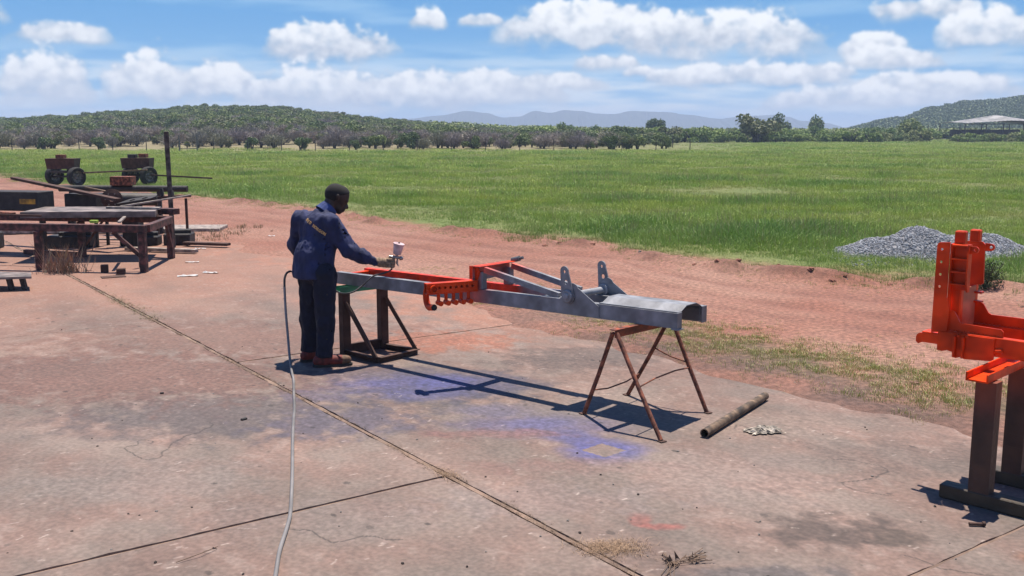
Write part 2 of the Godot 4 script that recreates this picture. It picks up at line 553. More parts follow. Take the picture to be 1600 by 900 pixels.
func sky_image() -> Image:
	var warp := FastNoiseLite.new()
	warp.seed = 11
	warp.noise_type = FastNoiseLite.TYPE_SIMPLEX_SMOOTH
	warp.frequency = 0.055
	warp.fractal_octaves = 5
	warp.fractal_gain = 0.52
	var list := CLOUDS.duplicate()
	var r := RandomNumberGenerator.new()
	r.seed = 5
	for i in 150:                            # the same kind of clouds all the way round and overhead
		var az := r.randf_range(28.0, 332.0)
		var el := 0.8 + 9.0 * r.randf()
		if az > 180.0: az -= 360.0
		list.append([az, el, r.randf_range(2.5, 6.5), r.randf_range(1.2, 2.8)])
	for i in 60:
		var el := r.randf_range(9.0, 60.0)
		list.append([r.randf_range(-180.0, 180.0), el, r.randf_range(4.0, 9.0) / cos(deg_to_rad(el)), r.randf_range(2.0, 5.0)])
	var sectors := []
	for s in 72:
		var az := -180.0 + 5.0 * s + 2.5
		var l := []
		for cl in list:
			var dd := fposmod(az - cl[0] + 180.0, 360.0) - 180.0
			if absf(dd) < cl[2] * 1.3 + 3.0: l.append(cl)
		sectors.append(l)
	var full := Image.create(4096, 2048, false, Image.FORMAT_RGB8)
	full.fill(Color(0.66, 0.74, 0.82))
	var high := sky_part(512, 192, 22.5, 90.0, sectors, warp)       # rows run from the top down
	high.resize(4096, 768, Image.INTERPOLATE_CUBIC)
	full.blit_rect(high, Rect2i(0, 0, 4096, 768), Vector2i.ZERO)
	var low := sky_part(4096, 256, 0.0, 22.5, sectors, warp)
	full.blit_rect(low, Rect2i(0, 0, 4096, 256), Vector2i(0, 768))
	return full


func sky_part(w: int, h: int, el0: float, el1: float, sectors: Array, warp: FastNoiseLite) -> Image:
	var data := PackedByteArray()
	data.resize(w * h * 3)
	var o := 0
	for j in h:
		var el := deg_to_rad(lerpf(el1, el0, (j + 0.5) / h))
		var deg := rad_to_deg(el)
		var blue := Color(0.40, 0.64, 0.825).lerp(Color(0.13, 0.34, 0.64), clampf(pow(deg / 55.0, 0.7), 0.0, 1.0))
		blue = blue.lerp(Color(0.755, 0.81, 0.87), exp(-deg / 2.3) * 0.92)
		for i in w:
			var az := wrapf((i + 0.5) / w * TAU, -PI, PI)
			var dir := Vector3(sin(az) * cos(el), sin(el), -cos(az) * cos(el))
			var c := blue
			if deg < 6.5:
				var sv := warp.get_noise_3d(dir.x * 150.0 + 20.0, deg * 24.0, dir.z * 150.0)
				c = c.lerp(Color(0.82, 0.845, 0.875), clampf(0.66 + sv * 1.8, 0.0, 1.0) * smoothstep(5.5, 2.2, deg) * 0.85)
			var wisp := warp.get_noise_3d(dir.x * 60.0, deg * 9.0 + 60.0, dir.z * 60.0)
			c = c.lerp(Color(0.80, 0.84, 0.88), clampf(wisp * 0.9 - 0.06, 0.0, 0.3) * smoothstep(40.0, 12.0, deg))
			var cl := cloud_at(dir, sectors[clampi(int((rad_to_deg(az) + 180.0) / 5.0), 0, 71)], warp)
			if cl.x > 0.0: c = c.lerp(Color(0.66, 0.69, 0.745).lerp(Color(0.90, 0.903, 0.91), cl.y), cl.x * smoothstep(0.2, 1.6, deg) * 0.97)
			data[o] = int(c.r * 255.0)
			data[o + 1] = int(c.g * 255.0)
			data[o + 2] = int(c.b * 255.0)
			o += 3
	return Image.create_from_data(w, h, false, Image.FORMAT_RGB8, data)


func build_view() -> void:
	var cam := Camera3D.new()
	cam.name = "camera"
	cam.fov = 32.38
	cam.near = 0.1
	cam.far = 8000.0
	cam.position = Vector3(0, 2.15, 0)
	cam.rotation_degrees = Vector3(-8.98, 0, 0)
	add_child(cam)
	cam.current = true
	var sun := DirectionalLight3D.new()
	sun.name = "sun"
	sun.light_energy = 1.6
	sun.light_color = Color(1.0, 0.96, 0.9)
	sun.light_angular_distance = 0.5
	sun.shadow_enabled = true
	add_child(sun)
	sun.look_at_from_position(Vector3(0.8, 10.0, -2.7), Vector3.ZERO, Vector3.FORWARD)
	var sky := PanoramaSkyMaterial.new()
	sky.panorama = ImageTexture.create_from_image(sky_image())
	sky.energy_multiplier = 1.0
	var env := Environment.new()
	env.background_mode = Environment.BG_SKY
	env.sky = Sky.new()
	env.sky.sky_material = sky
	env.tonemap_mode = Environment.TONE_MAPPER_LINEAR
	env.tonemap_exposure = 1.75
	env.background_energy_multiplier = 0.78
	env.sdfgi_enabled = true
	env.ssao_enabled = true
	env.ssil_enabled = true
	env.fog_enabled = true
	env.fog_density = 0.0005
	env.fog_light_color = Color(0.8, 0.88, 1.0)
	var we := WorldEnvironment.new()
	we.name = "environment"
	we.environment = env
	add_child(we)


# ---------------------------------------------------------------- the concrete apron

func apron(u: float, v: float, y := 0.0) -> Vector3:
	return UA * (u / 1.0006) + VA * (v / 1.0006) + Vector3(0, y, 0)


func noise_bytes(s: int, freq: float, oct: int, w: int, h: int, kind := FastNoiseLite.TYPE_SIMPLEX_SMOOTH) -> PackedByteArray:
	var f := FastNoiseLite.new()
	f.seed = s
	f.noise_type = kind
	f.frequency = freq
	f.fractal_octaves = oct
	return f.get_image(w, h).get_data()


func apron_image() -> Image:               # bare concrete with its dust, wear and spilt paint: u from -1 to 8, v from 1 to 25
	var w := 1024
	var h := 2048
	var n1 := noise_bytes(3, 0.006, 4, w, h)
	var n2 := noise_bytes(8, 0.03, 5, w, h)
	var n3 := noise_bytes(21, 0.13, 4, w, h)
	var n4 := noise_bytes(35, 0.045, 6, w, h)
	var n5 := noise_bytes(52, 0.012, 5, w, h)
	var data := PackedByteArray()
	data.resize(w * h * 3)
	var o := 0
	var spots := [   # x, z, radius along x, radius along z, r, g, b, strength: grease, dust and overspray
		[-2.2, -7.4, 1.5, 0.75, 84, 76, 78, 0.6], [-1.3, -7.2, 0.7, 0.5, 84, 78, 96, 0.6], [-3.6, -8.6, 2.6, 1.1, 112, 78, 68, 0.65], [-2.6, -10.2, 2.6, 1.1, 118, 84, 72, 0.55],
		[1.75, -5.15, 0.42, 0.26, 84, 70, 64, 0.85], [2.1, -5.05, 0.22, 0.12, 86, 72, 64, 0.7], [1.25, -4.6, 0.5, 0.12, 80, 74, 76, 0.6], [2.7, -6.3, 0.9, 0.5, 96, 82, 76, 0.45],
		[-0.6, -8.25, 0.85, 0.6, 74, 68, 74, 0.85], [-0.7, -10.1, 0.9, 0.6, 172, 96, 66, 0.5], [0.7, -9.4, 0.9, 0.5, 92, 78, 72, 0.6], [-1.1, -8.7, 0.9, 0.3, 84, 74, 80, 0.5], [-0.75, -8.3, 1.0, 0.55, 80, 76, 119, 0.6], [-1.15, -8.35, 0.36, 0.2, 80, 78, 126, 0.6], [0.2, -7.1, 0.8, 0.35, 84, 80, 120, 0.6], [-0.62, -8.38, 0.34, 0.3, 74, 76, 134, 0.7], [-0.75, -7.95, 0.4, 0.24, 78, 78, 124, 0.55], [-1.6, -7.9, 0.4, 0.25, 88, 82, 108, 0.5],
		[-0.15, -7.5, 0.4, 0.22, 92, 88, 128, 0.55], [0.2, -7.15, 0.3, 0.2, 90, 88, 130, 0.65], [0.42, -6.84, 0.26, 0.2, 84, 83, 130, 0.75], [0.63, -6.52, 0.36, 0.30, 80, 81, 143, 0.85], [0.3, -7.5, 1.2, 0.25, 100, 92, 96, 0.35],
		[-0.1, -6.9, 0.6, 0.12, 132, 88, 80, 0.5], [0.4, -6.2, 0.7, 0.18, 128, 92, 86, 0.4], [0.85, -5.2, 0.14, 0.06, 150, 82, 74, 0.7], [0.72, -5.28, 0.08, 0.1, 146, 84, 76, 0.6], [1.9, -5.9, 0.6, 0.25, 140, 104, 92, 0.4], [2.85, -4.75, 0.3, 0.2, 140, 96, 74, 0.6],
		[1.3, -6.0, 0.9, 0.6, 146, 128, 120, 0.45], [1.9, -7.1, 0.9, 0.4, 148, 128, 116, 0.5], [1.1, -8.6, 0.8, 0.5, 128, 98, 86, 0.5], [0.4, -9.1, 0.7, 0.4, 96, 80, 74, 0.6], [0.9, -7.9, 0.5, 0.3, 140, 122, 112, 0.5],
		[-1.2, -9.9, 0.8, 0.6, 146, 96, 76, 0.4], [-2.3, -5.9, 0.9, 0.5, 140, 128, 122, 0.4], [-1.0, -5.3, 0.9, 0.4, 140, 124, 118, 0.35], [0.2, -5.6, 0.8, 0.35, 136, 122, 118, 0.4]]
	for j in h:
		var v := 1.0 + 24.0 * (j + 0.5) / h
		for i in w:
			var a := n1[o] / 255.0 - 0.5
			var b := n2[o] / 255.0 - 0.5
			var d := n3[o] / 255.0 - 0.5
			var e := n4[o] / 255.0 - 0.5
			var f := n5[o] / 255.0 - 0.5
			var u := -1.0 + 9.0 * (i + 0.5) / w
			var far := clampf((v - 9.5 + 3.0 * a) / 5.0, 0.0, 1.0)
			var dust := clampf((u - 5.0 + 2.4 * f + 0.6 * b) * 0.55, 0.0, 0.85) * clampf((v - 7.0) * 0.4, 0.12, 1.0)
			dust = maxf(dust, far * 0.6)
			var wear := clampf((e - 0.10 + 0.25 * b) * 5.0, 0.0, 1.0) * clampf(0.55 + 1.6 * f, 0.1, 0.9)
			var g := 1.0 + 0.10 * b + 0.10 * d + 0.32 * a
			var red := clampf(0.5 + 2.2 * f, 0.0, 1.0)
			var cr := (112.0 + 4.0 * red) * g
			var cg := (98.0 - 4.0 * red) * g
			var cb := (90.0 - 5.0 * red) * g
			cr += (150.0 - cr) * dust; cg += (103.0 - cg) * dust; cb += (82.0 - cb) * dust
			cr += (152.0 - cr) * wear * 0.36; cg += (138.0 - cg) * wear * 0.36; cb += (130.0 - cb) * wear * 0.36
			data[o * 3] = clampi(int(cr), 0, 255)
			data[o * 3 + 1] = clampi(int(cg), 0, 255)
			data[o * 3 + 2] = clampi(int(cb), 0, 255)
			o += 1
	for s in spots:
		var reach: float = maxf(s[2], s[3]) * 1.5
		var uc: float = s[0] * UA.x + s[1] * UA.z
		var vc: float = s[0] * VA.x + s[1] * VA.z
		for j in range(maxi(0, int((vc - reach - 1.0) / 24.0 * h)), mini(h, int((vc + reach - 1.0) / 24.0 * h))):
			for i in range(maxi(0, int((uc - reach + 1.0) / 9.0 * w)), mini(w, int((uc + reach + 1.0) / 9.0 * w))):
				var u := -1.0 + 9.0 * (i + 0.5) / w
				var v := 1.0 + 24.0 * (j + 0.5) / h
				var x := u * UA.x + v * VA.x
				var z := u * UA.z + v * VA.z
				var q := j * w + i
				var spray: bool = s[6] > 117 and s[6] > s[4] + 15
				var k := Vector2((x - s[0]) / s[2], (z - s[1]) / s[3]).length() + ((n2[q] / 255.0 - 0.5) * 0.9 + (n4[q] / 255.0 - 0.5) * 0.7) * (0.35 if spray else 1.0)
				var t: float = smoothstep(1.2 if spray else 1.1, 0.3 if spray else 0.45, k) * s[7]
				if s[6] > 140 and absf(x - 0.625) + absf(z + 6.52) < 0.15: t *= 0.03     # a masked square left bare
				if t > 0.0:
					for m in 3: data[q * 3 + m] = int(lerpf(data[q * 3 + m], s[4 + m] * (0.9 + 0.4 * (n3[q] / 255.0 - 0.5)), t))
	var r := RandomNumberGenerator.new()
	r.seed = 77
	for k in 2900:                           # flakes and scrapes of pale paint
		var i := r.randi_range(2, w - 12)
		var j := r.randi_range(2, int(h * 0.62))
		if n5[j * w + i] < 118 and r.randf() < 0.8: continue
		var long := r.randi_range(1, 6)
		var slope := r.randf_range(-0.8, 0.8)
		var tone := r.randf_range(0.15, 0.6)
		for s in long:
			var q := (j + int(s * slope)) * w + i + s
			data[q * 3] = int(lerpf(data[q * 3], 196.0, tone))
			data[q * 3 + 1] = int(lerpf(data[q * 3 + 1], 182.0, tone))
			data[q * 3 + 2] = int(lerpf(data[q * 3 + 2], 172.0, tone))
	for k in 9:                              # hairline cracks
		var cu := r.randf_range(60.0, w - 60.0)
		var cv := r.randf_range(40.0, h * 0.5)
		var way := r.randf() * TAU
		for s in r.randi_range(60, 190):
			way += r.randfn() * 0.22
			cu += cos(way)
			cv += sin(way)
			if cu < 2 or cv < 2 or cu > w - 3 or cv > h - 3: break
			var q := int(cv) * w + int(cu)
			for m in 3: data[q * 3 + m] = int(data[q * 3 + m] * 0.66)
	for k in 420:                            # crisp chips and drips, dark and pale
		var cu := r.randi_range(6, w - 7)
		var cv := r.randi_range(6, int(h * 0.5))
		var tone := r.randf_range(0.62, 0.85) if r.randf() < 0.7 else r.randf_range(1.1, 1.22)
		var rad := r.randf_range(0.8, 2.6)
		for j in range(-3, 4):
			for i in range(-3, 4):
				if Vector2(i * r.randf_range(0.7, 1.3), j).length() < rad:
					var q := (cv + j) * w + cu + i
					for m in 3: data[q * 3 + m] = clampi(int(data[q * 3 + m] * tone), 0, 220)
	return Image.create_from_data(w, h, false, Image.FORMAT_RGB8, data)


func build_apron() -> void:
	var root := Node3D.new()
	root.name = "concrete_pavement"
	add_child(root)
	tag(root, "worn concrete apron in large slabs with paint stains and dusty joints", "pavement", "", "structure")
	var m := mat(Color(1, 1, 1), 0.82)
	m.albedo_texture = ImageTexture.create_from_image(apron_image())
	m.texture_repeat = true
	m.detail_enabled = true
	m.detail_blend_mode = BaseMaterial3D.BLEND_MODE_MUL
	m.detail_albedo = noise_tex("concrete_grain", 0.04, 0.84, 1.0, 6, 512)
	m.detail_uv_layer = BaseMaterial3D.DETAIL_UV_2
	m.normal_enabled = false
	m.heightmap_enabled = false
	var plain := mat(lin(0.2, 0.145, 0.122), 0.85, 0.0, noise_tex("concrete_plain", 0.01, 0.6, 1.0, 6, 512), 0.4)
	var strips := [[-6.87, -3.54, [-9.0, -2.7, 3.6, 9.9, 16.2, 23.0]], [-3.53, -0.2, [-9.0, -4.2, 2.1, 8.4, 14.7, 23.0]], [-0.18, 3.14, [-9.0, -1.17, 5.13, 11.43, 17.73, 23.0]], [3.17, 6.75, [-9.0, -3.7, 2.6, 8.93, 15.2, 23.0]]]
	for s in strips:
		for k in s[2].size() - 1:
			var gap := 0.012
			var a := Vector2(s[0] + gap, s[2][k] + gap)
			var b := Vector2(s[1] - gap, s[2][k + 1] - gap)
			var poly := PackedVector2Array()
			var cs := [a, Vector2(b.x, a.y), b, Vector2(a.x, b.y)]
			for e in 4:
				var p: Vector2 = cs[e]
				var q: Vector2 = cs[(e + 1) % 4]
				var parts := int((q - p).length() / 0.09)
				var nn := (q - p).orthogonal().normalized()
				for i in parts:
					var chip := 0.003 * rng.randfn() + 0.007 * n_soft.get_noise_2d((p.x + q.x + i) * 40.0, (p.y + i * 0.6) * 40.0)
					poly.append(p.lerp(q, float(i) / parts) + nn * clampf(chip, -0.02, 0.012) * (0.0 if i == 0 else 1.0))
			var ids := Geometry2D.triangulate_polygon(poly)
			var mb := MB.new()
			var lift := rng.randf_range(-0.004, 0.002)
			var inside: bool = a.x > -1.0 and a.y > -4.0
			for i in range(0, ids.size(), 3):
				var w := []
				for n in 3: w.append(apron(poly[ids[i + n]].x, poly[ids[i + n]].y, lift))
				mb.tri(w[0], w[1], w[2])
			for i in poly.size():
				var p := poly[i]
				var q := poly[(i + 1) % poly.size()]
				mb.quad(apron(p.x, p.y, lift - 0.1), apron(q.x, q.y, lift - 0.1), apron(q.x, q.y, lift), apron(p.x, p.y, lift))
			for p in mb.v:
				var u := p.x * UA.x + p.z * UA.z
				var v := p.x * VA.x + p.z * VA.z
				mb.t.append(Vector2((u + 1.0) / 9.0, (v - 1.0) / 24.0))
				mb.t2.append(Vector2(u, v) / 0.9)
			for i in mb.n.size(): if mb.n[i].y < -0.5: mb.n[i] = -mb.n[i]
			put("concrete_slab", mb.mesh(), m if inside else plain, root)
	# dust and trodden straw that fill the joints
	var fill := MB.new()
	var runs := [[3.155, 1.0, 3.155, 22.5, 0.028, -0.002], [-0.19, 1.0, -0.19, 22.5, 0.05, 0.0], [-0.15, 5.13, 3.1, 5.13, 0.026, -0.012], [-0.15, 11.43, 3.1, 11.43, 0.022, -0.009], [3.2, 2.6, 6.4, 2.6, 0.02, -0.009], [3.2, 8.93, 6.4, 8.93, 0.02, -0.009], [3.2, 15.2, 6.4, 15.2, 0.02, -0.009]]
	for r in runs:
		var steps := 150
		for i in steps:
			var p := Vector2(r[0], r[1]).lerp(Vector2(r[2], r[3]), float(i) / steps)
			var q := Vector2(r[0], r[1]).lerp(Vector2(r[2], r[3]), float(i + 1) / steps)
			var wa: float = r[4] * (0.45 + 0.5 * absf(n_soft.get_noise_1d((p.y + p.x) * 90.0)))
			var wb: float = r[4] * (0.45 + 0.5 * absf(n_soft.get_noise_1d((q.y + q.x) * 90.0)))
			fill.color = Color(0.27, 0.18, 0.13).lerp(Color(0.15, 0.1, 0.075), clampf(0.5 + 1.2 * n_soft.get_noise_1d((p.y + p.x) * 40.0), 0.0, 1.0))
			var y: float = 0.0035 + r[5]
			var across := Vector2(q.y - p.y, p.x - q.x).normalized()
			for sd in [-1.0, 1.0]:
				var e: Vector2 = p + across * wa * float(sd)
				var f: Vector2 = q + across * wb * float(sd)
				fill.quad(apron(e.x, e.y, y - 0.004), apron(p.x, p.y, y + 0.005), apron(q.x, q.y, y + 0.005), apron(f.x, f.y, y - 0.004))
	tag(put("joint_dust", fill.mesh(), M.straw, root), "", "", "", "stuff")


# ---------------------------------------------------------------- grass and small loose things

func tuft_mesh(blades: int, spread: float, tall: float, wide: float, lean: float, bits := 2, tip := Color(1, 1, 1)) -> ArrayMesh:
	var mb := MB.new()
	for i in blades:
		var a := rng.randf() * TAU
		var o := Vector3(cos(a), 0, sin(a)) * spread * sqrt(rng.randf())
		var f := rng.randf() * TAU
		var side := Vector3(cos(f), 0, sin(f)) * wide * 0.5
		var dir := Vector3(cos(a + rng.randfn() * 0.8), 0, sin(a + rng.randfn() * 0.8)) * lean * rng.randf()
		var h := tall * rng.randf_range(0.55, 1.0)
		var g := rng.randf_range(0.72, 1.15)
		var p := o
		for s in bits:
			var t := float(s + 1) / bits
			var q := o + Vector3.UP * h * t * (1.0 - 0.25 * t * lean) + dir * h * t * t
			mb.color = Color(g, g, g).lerp(tip * g, t)
			var w0 := 1.0 - float(s) / bits * 0.6
			var w1 := 1.0 - t * 0.6
			if s == bits - 1: mb.tri(p - side * w0, p + side * w0, q)
			else: mb.quad(p - side * w0, p + side * w0, q + side * w1, q - side * w1)
			p = q
	return mb.mesh()


func at_ground(x: float, z: float, size: float, stretch := 1.0) -> Transform3D:
	var b := Basis(Vector3.UP, rng.randf() * TAU).scaled(Vector3(size, size * stretch, size))
	return Transform3D(b, Vector3(x, ground_height(x, z) - 0.01, z))


func build_grass() -> void:
	var kinds := [[], [], []]
	var tints := [[], [], []]
	var bands := [[-10.0, -20.0, 170.0, 0.9], [-20.0, -32.0, 85.0, 1.05], [-32.0, -55.0, 34.0, 1.4], [-55.0, -90.0, 14.0, 2.0], [-90.0, -150.0, 4.6, 3.0], [-150.0, -215.0, 2.0, 4.0]]
	for b in bands:
		var z0: float = b[0]
		while z0 > b[1]:
			var z1: float = maxf(z0 - 2.0, b[1])
			var half := 0.60 * -z1 + 2.5
			for i in int(2.0 * half * (z0 - z1) * b[2]):
				var x := rng.randf_range(-half, half)
				var z := rng.randf_range(z1, z0)
				var d := edge_z(x) - z
				if d < -0.6: continue
				var p := n_soft.get_noise_2d(x * 2.2 + 300.0, z * 2.2)
				var q := n_soft.get_noise_2d(x * 9.0, z * 9.0 + 200.0)
				if d < 1.8 and rng.randf() > 0.5 + d * 0.4 + q * 1.3: continue
				if z < -110.0 + 14.0 * p and x < (0.22 + 0.12 * q + 0.1 * p) * -z: continue
				var g := Vector2((x - 7.5) / 1.75, (z + 17.1) / 1.1).length()
				if g < 1.0 and rng.randf() < 0.97: continue
				var sz: float = b[3] * rng.randf_range(0.75, 1.2) * (0.95 + 0.9 * p + 0.35 * q) * lerpf(0.4, 1.0, smoothstep(0.0, 4.5, d))
				var green := Color(0.25, 0.375, 0.065).lerp(Color(0.41, 0.465, 0.11), clampf(0.5 + 1.1 * q + 0.4 * p, 0.0, 1.0))
				green = green.lerp(Color(0.165, 0.29, 0.06), clampf(p * 2.0 - 0.1, 0.0, 0.9))
				green = green.lerp(Color(0.38, 0.35, 0.15), clampf(-p * 1.3 - 0.18, 0.0, 0.55))
				green = green.lerp(Color(0.24, 0.25, 0.09), smoothstep(2.5, 0.0, d) * 0.6)
				var kind := 0
				var roll := rng.randf()
				if roll < 0.07 + 0.25 * clampf(-q, 0.0, 1.0): kind = 1
				elif roll > 0.9992: kind = 2
				green = green.lerp(Color(0.2, 0.31, 0.08), 0.5 * smoothstep(9.0, 2.0, d))
				if kind == 1: green = Color(0.44, 0.37, 0.19).lerp(Color(0.25, 0.21, 0.13), rng.randf())
				if kind == 2: green = Color(0.2, 0.26, 0.07)
				kinds[kind].append(at_ground(x, z, sz, 1.0 / pow(b[3], 0.8) * rng.randf_range(0.8, 1.25)))
				var k := rng.randf_range(0.82, 1.18)
				tints[kind].append(Color(green.r * k, green.g * k, green.b * k))
			z0 = z1
	scatter("field_grass", tuft_mesh(13, 0.14, 0.205, 0.0085, 0.95), M.grass, kinds[0], tints[0], "tall green grass filling the field", "grass")
	scatter("dry_field_grass", tuft_mesh(8, 0.10, 0.34, 0.005, 0.5), M.grass, kinds[1], tints[1], "dry brown grass stalks mixed through the green field", "grass")
	scatter("field_weeds", tuft_mesh(14, 0.12, 0.2, 0.02, 0.9, 3), M.grass, kinds[2], tints[2], "broad leaved dark weeds standing in the field grass", "weeds")
	# the low verge between apron and track, and stray tufts on the track
	var low := []
	var lt := []
	for i in 9500:
		var v := rng.randf_range(4.0, 13.5)
		var u := 7.55 + 0.42 * rng.randfn() + 0.3 * n_soft.get_noise_1d(v * 12.0) + 0.06 * maxf(0.0, 7.5 - v)
		var p := apron(u, v)
		var q := n_soft.get_noise_2d(p.x * 30.0, p.z * 30.0)
		if rng.randf() > 0.72 + q * 1.5 - 0.09 * maxf(0.0, v - 8.0): continue
		low.append(at_ground(p.x, p.z, rng.randf_range(0.5, 1.1) * clampf(1.25 - 0.06 * v, 0.5, 1.0)))
		lt.append(Color(0.30, 0.36, 0.09).lerp(Color(0.52, 0.43, 0.22), clampf(0.45 + rng.randfn() * 0.35, 0.0, 1.0)))
	for i in 1500:
		var x := rng.randf_range(-14.0, 9.0)
		var z := edge_z(x) + absf(rng.randfn()) * 0.9 - 0.2
		if n_soft.get_noise_2d(x * 16.0, z * 16.0) < 0.05: continue
		low.append(at_ground(x, z, rng.randf_range(0.4, 1.0)))
		lt.append(Color(0.26, 0.32, 0.09).lerp(Color(0.46, 0.38, 0.2), rng.randf()))
	for i in 160:
		var x := rng.randf_range(-9.0, -5.6)
		var z := rng.randf_range(-22.5, -19.5)
		low.append(at_ground(x, z, rng.randf_range(0.9, 2.2)))
		lt.append(Color(0.2, 0.17, 0.08).lerp(Color(0.26, 0.2, 0.12), rng.randf()))
	scatter("verge_grass", tuft_mesh(11, 0.06, 0.085, 0.005, 1.3), M.verge, low, lt, "short green and straw coloured grass along the track and the apron's edge", "grass")
	# straw caught in the long joint
	var st := []
	var sc := []
	for i in 1500:
		var v := rng.randf_range(2.5, 16.0)
		if n_soft.get_noise_1d(v * 25.0) < -0.05 and rng.randf() < 0.75: continue
		var p := apron(3.155 + rng.randfn() * 0.02, v)
		st.append(Transform3D(Basis(Vector3.UP, rng.randf() * TAU).scaled(Vector3.ONE * rng.randf_range(0.25, 0.6)), p))
		sc.append(Color(0.24, 0.165, 0.10).lerp(Color(0.12, 0.08, 0.05), rng.randf()))
	for i in 260:
		var p := Vector3(0.52 + rng.randfn() * 0.09, 0.0, -4.90 + rng.randfn() * 0.05)
		st.append(Transform3D(Basis(Vector3.UP, rng.randf() * TAU).scaled(Vector3.ONE * rng.randf_range(0.35, 0.8)), p))
		sc.append(Color(0.44, 0.29, 0.18).lerp(Color(0.22, 0.14, 0.085), rng.randf()))
	for i in 70:
		var p := apron(3.155 + rng.randfn() * 0.03, 5.15 + rng.randfn() * 0.06)
		st.append(Transform3D(Basis(Vector3.UP, rng.randf() * TAU).scaled(Vector3.ONE * rng.randf_range(0.3, 0.7)), p))
		sc.append(Color(0.44, 0.29, 0.18).lerp(Color(0.22, 0.14, 0.085), rng.randf()))
	for i in 130:
		var p := apron(3.17 + rng.randfn() * 0.06, rng.randf_range(11.5, 14.0))
		st.append(Transform3D(Basis(Vector3.UP, rng.randf() * TAU).scaled(Vector3.ONE * rng.randf_range(0.5, 1.2)), p))
		sc.append(Color(0.26, 0.23, 0.12).lerp(Color(0.17, 0.13, 0.07), rng.randf()))
	scatter("joint_straw", tuft_mesh(7, 0.05, 0.055, 0.0035, 2.2, 2), M.straw, st, sc, "dry straw caught in the long joint between the slabs", "straw")
	# the tall dead weed by the work table
	var dead := MB.new()
	for i in 240:
		var a := rng.randf() * TAU
		var o := Vector3(rng.randfn() * 0.16, 0, rng.randfn() * 0.12)
		var h := 0.12 + 0.42 * pow(rng.randf(), 1.5)
		var tip := o + Vector3(cos(a) * 0.5 * h, h, sin(a) * 0.5 * h)
		var c := rng.randf_range(0.6, 1.2)
		dead.color = Color(0.3 * c, 0.18 * c, 0.12 * c) if rng.randf() < 0.8 else Color(0.24, 0.2, 0.13)
		dead.tri(o + Vector3(0.006, 0, 0), o - Vector3(0.006, 0, 0.004), tip)
		if i % 3 == 0: dead.tri(o.lerp(tip, 0.5) + Vector3(0.02, 0, 0), o.lerp(tip, 0.5), tip + Vector3(0.06 * sin(a), -0.02, 0.05))
	alone("dead_weed", dead, M.straw, "dry brown weed growing beside the left leg of the work table", "weed", Vector3(-6.95, 0, -15.15))
	# pebbles on the track, crumbs on the concrete
	var peb := []
	var pc := []
	for i in 16000:
		var z := -8.0 - 22.0 * pow(rng.randf(), 1.4)
		var x := rng.randf_range(-0.55, 0.6) * (-z) + 0.5
		var u := x * UA.x + z * UA.z
		var v := x * VA.x + z * VA.z
		if (u < apron_edge(v) + 0.1 and v < 23.3) or z < edge_z(x) - 0.3: continue
		var s := 0.008 + 0.012 * pow(rng.randf(), 3.0)
		if rng.randf() < 0.008: s *= 2.6
		peb.append(at_ground(x, z, s, rng.randf_range(0.5, 0.9)))
		var k := rng.randf_range(0.75, 1.5)
		pc.append(Color(0.28, 0.15, 0.11) * k if rng.randf() < 0.75 else Color(0.33, 0.27, 0.23) * k)
	for i in 170:
		var z := -4.4 - 12.0 * pow(rng.randf(), 1.5)
		var x := rng.randf_range(-0.55, 0.55) * -z
		var u := x * UA.x + z * UA.z
		if u > 6.3: continue
		var s := rng.randf_range(0.004, 0.011)
		peb.append(Transform3D(Basis(Vector3.UP, rng.randf() * TAU).scaled(Vector3(s, s * 0.6, s)), Vector3(x, s * 0.3, z)))
		pc.append(Color(0.3, 0.27, 0.25) if rng.randf() < 0.35 else Color(0.06, 0.045, 0.04))
	scatter("pebbles", stone_mesh(0), M.stone, peb, pc, "small red and pale pebbles strewn over the dirt track", "pebbles")


func stone_mesh(s: int) -> ArrayMesh:      # a broken stone of radius about 1
	var r := RandomNumberGenerator.new()
	r.seed = 900 + s
	var p := []
	for i in 6:
		for j in 5:
			var a := TAU * (i + 0.5 * (j % 2)) / 6.0
			var e := lerpf(-1.35, 1.35, j / 4.0)
			p.append(Vector3(cos(a) * cos(e), sin(e), sin(a) * cos(e)) * r.randf_range(0.72, 1.15))
	var mb := MB.new()
	for i in 6:
		for j in 4:
			var a: Vector3 = p[i * 5 + j]
			var b: Vector3 = p[((i + 1) % 6) * 5 + j]
			var c: Vector3 = p[((i + 1) % 6) * 5 + j + 1]
			var d: Vector3 = p[i * 5 + j + 1]
			mb.tri(a, b, c); mb.tri(a, c, d)
	for k in [0, 4]:
		for i in range(1, 5): mb.tri(p[k], p[i * 5 + k], p[(i + 1) * 5 + k])
	return mb.mesh()


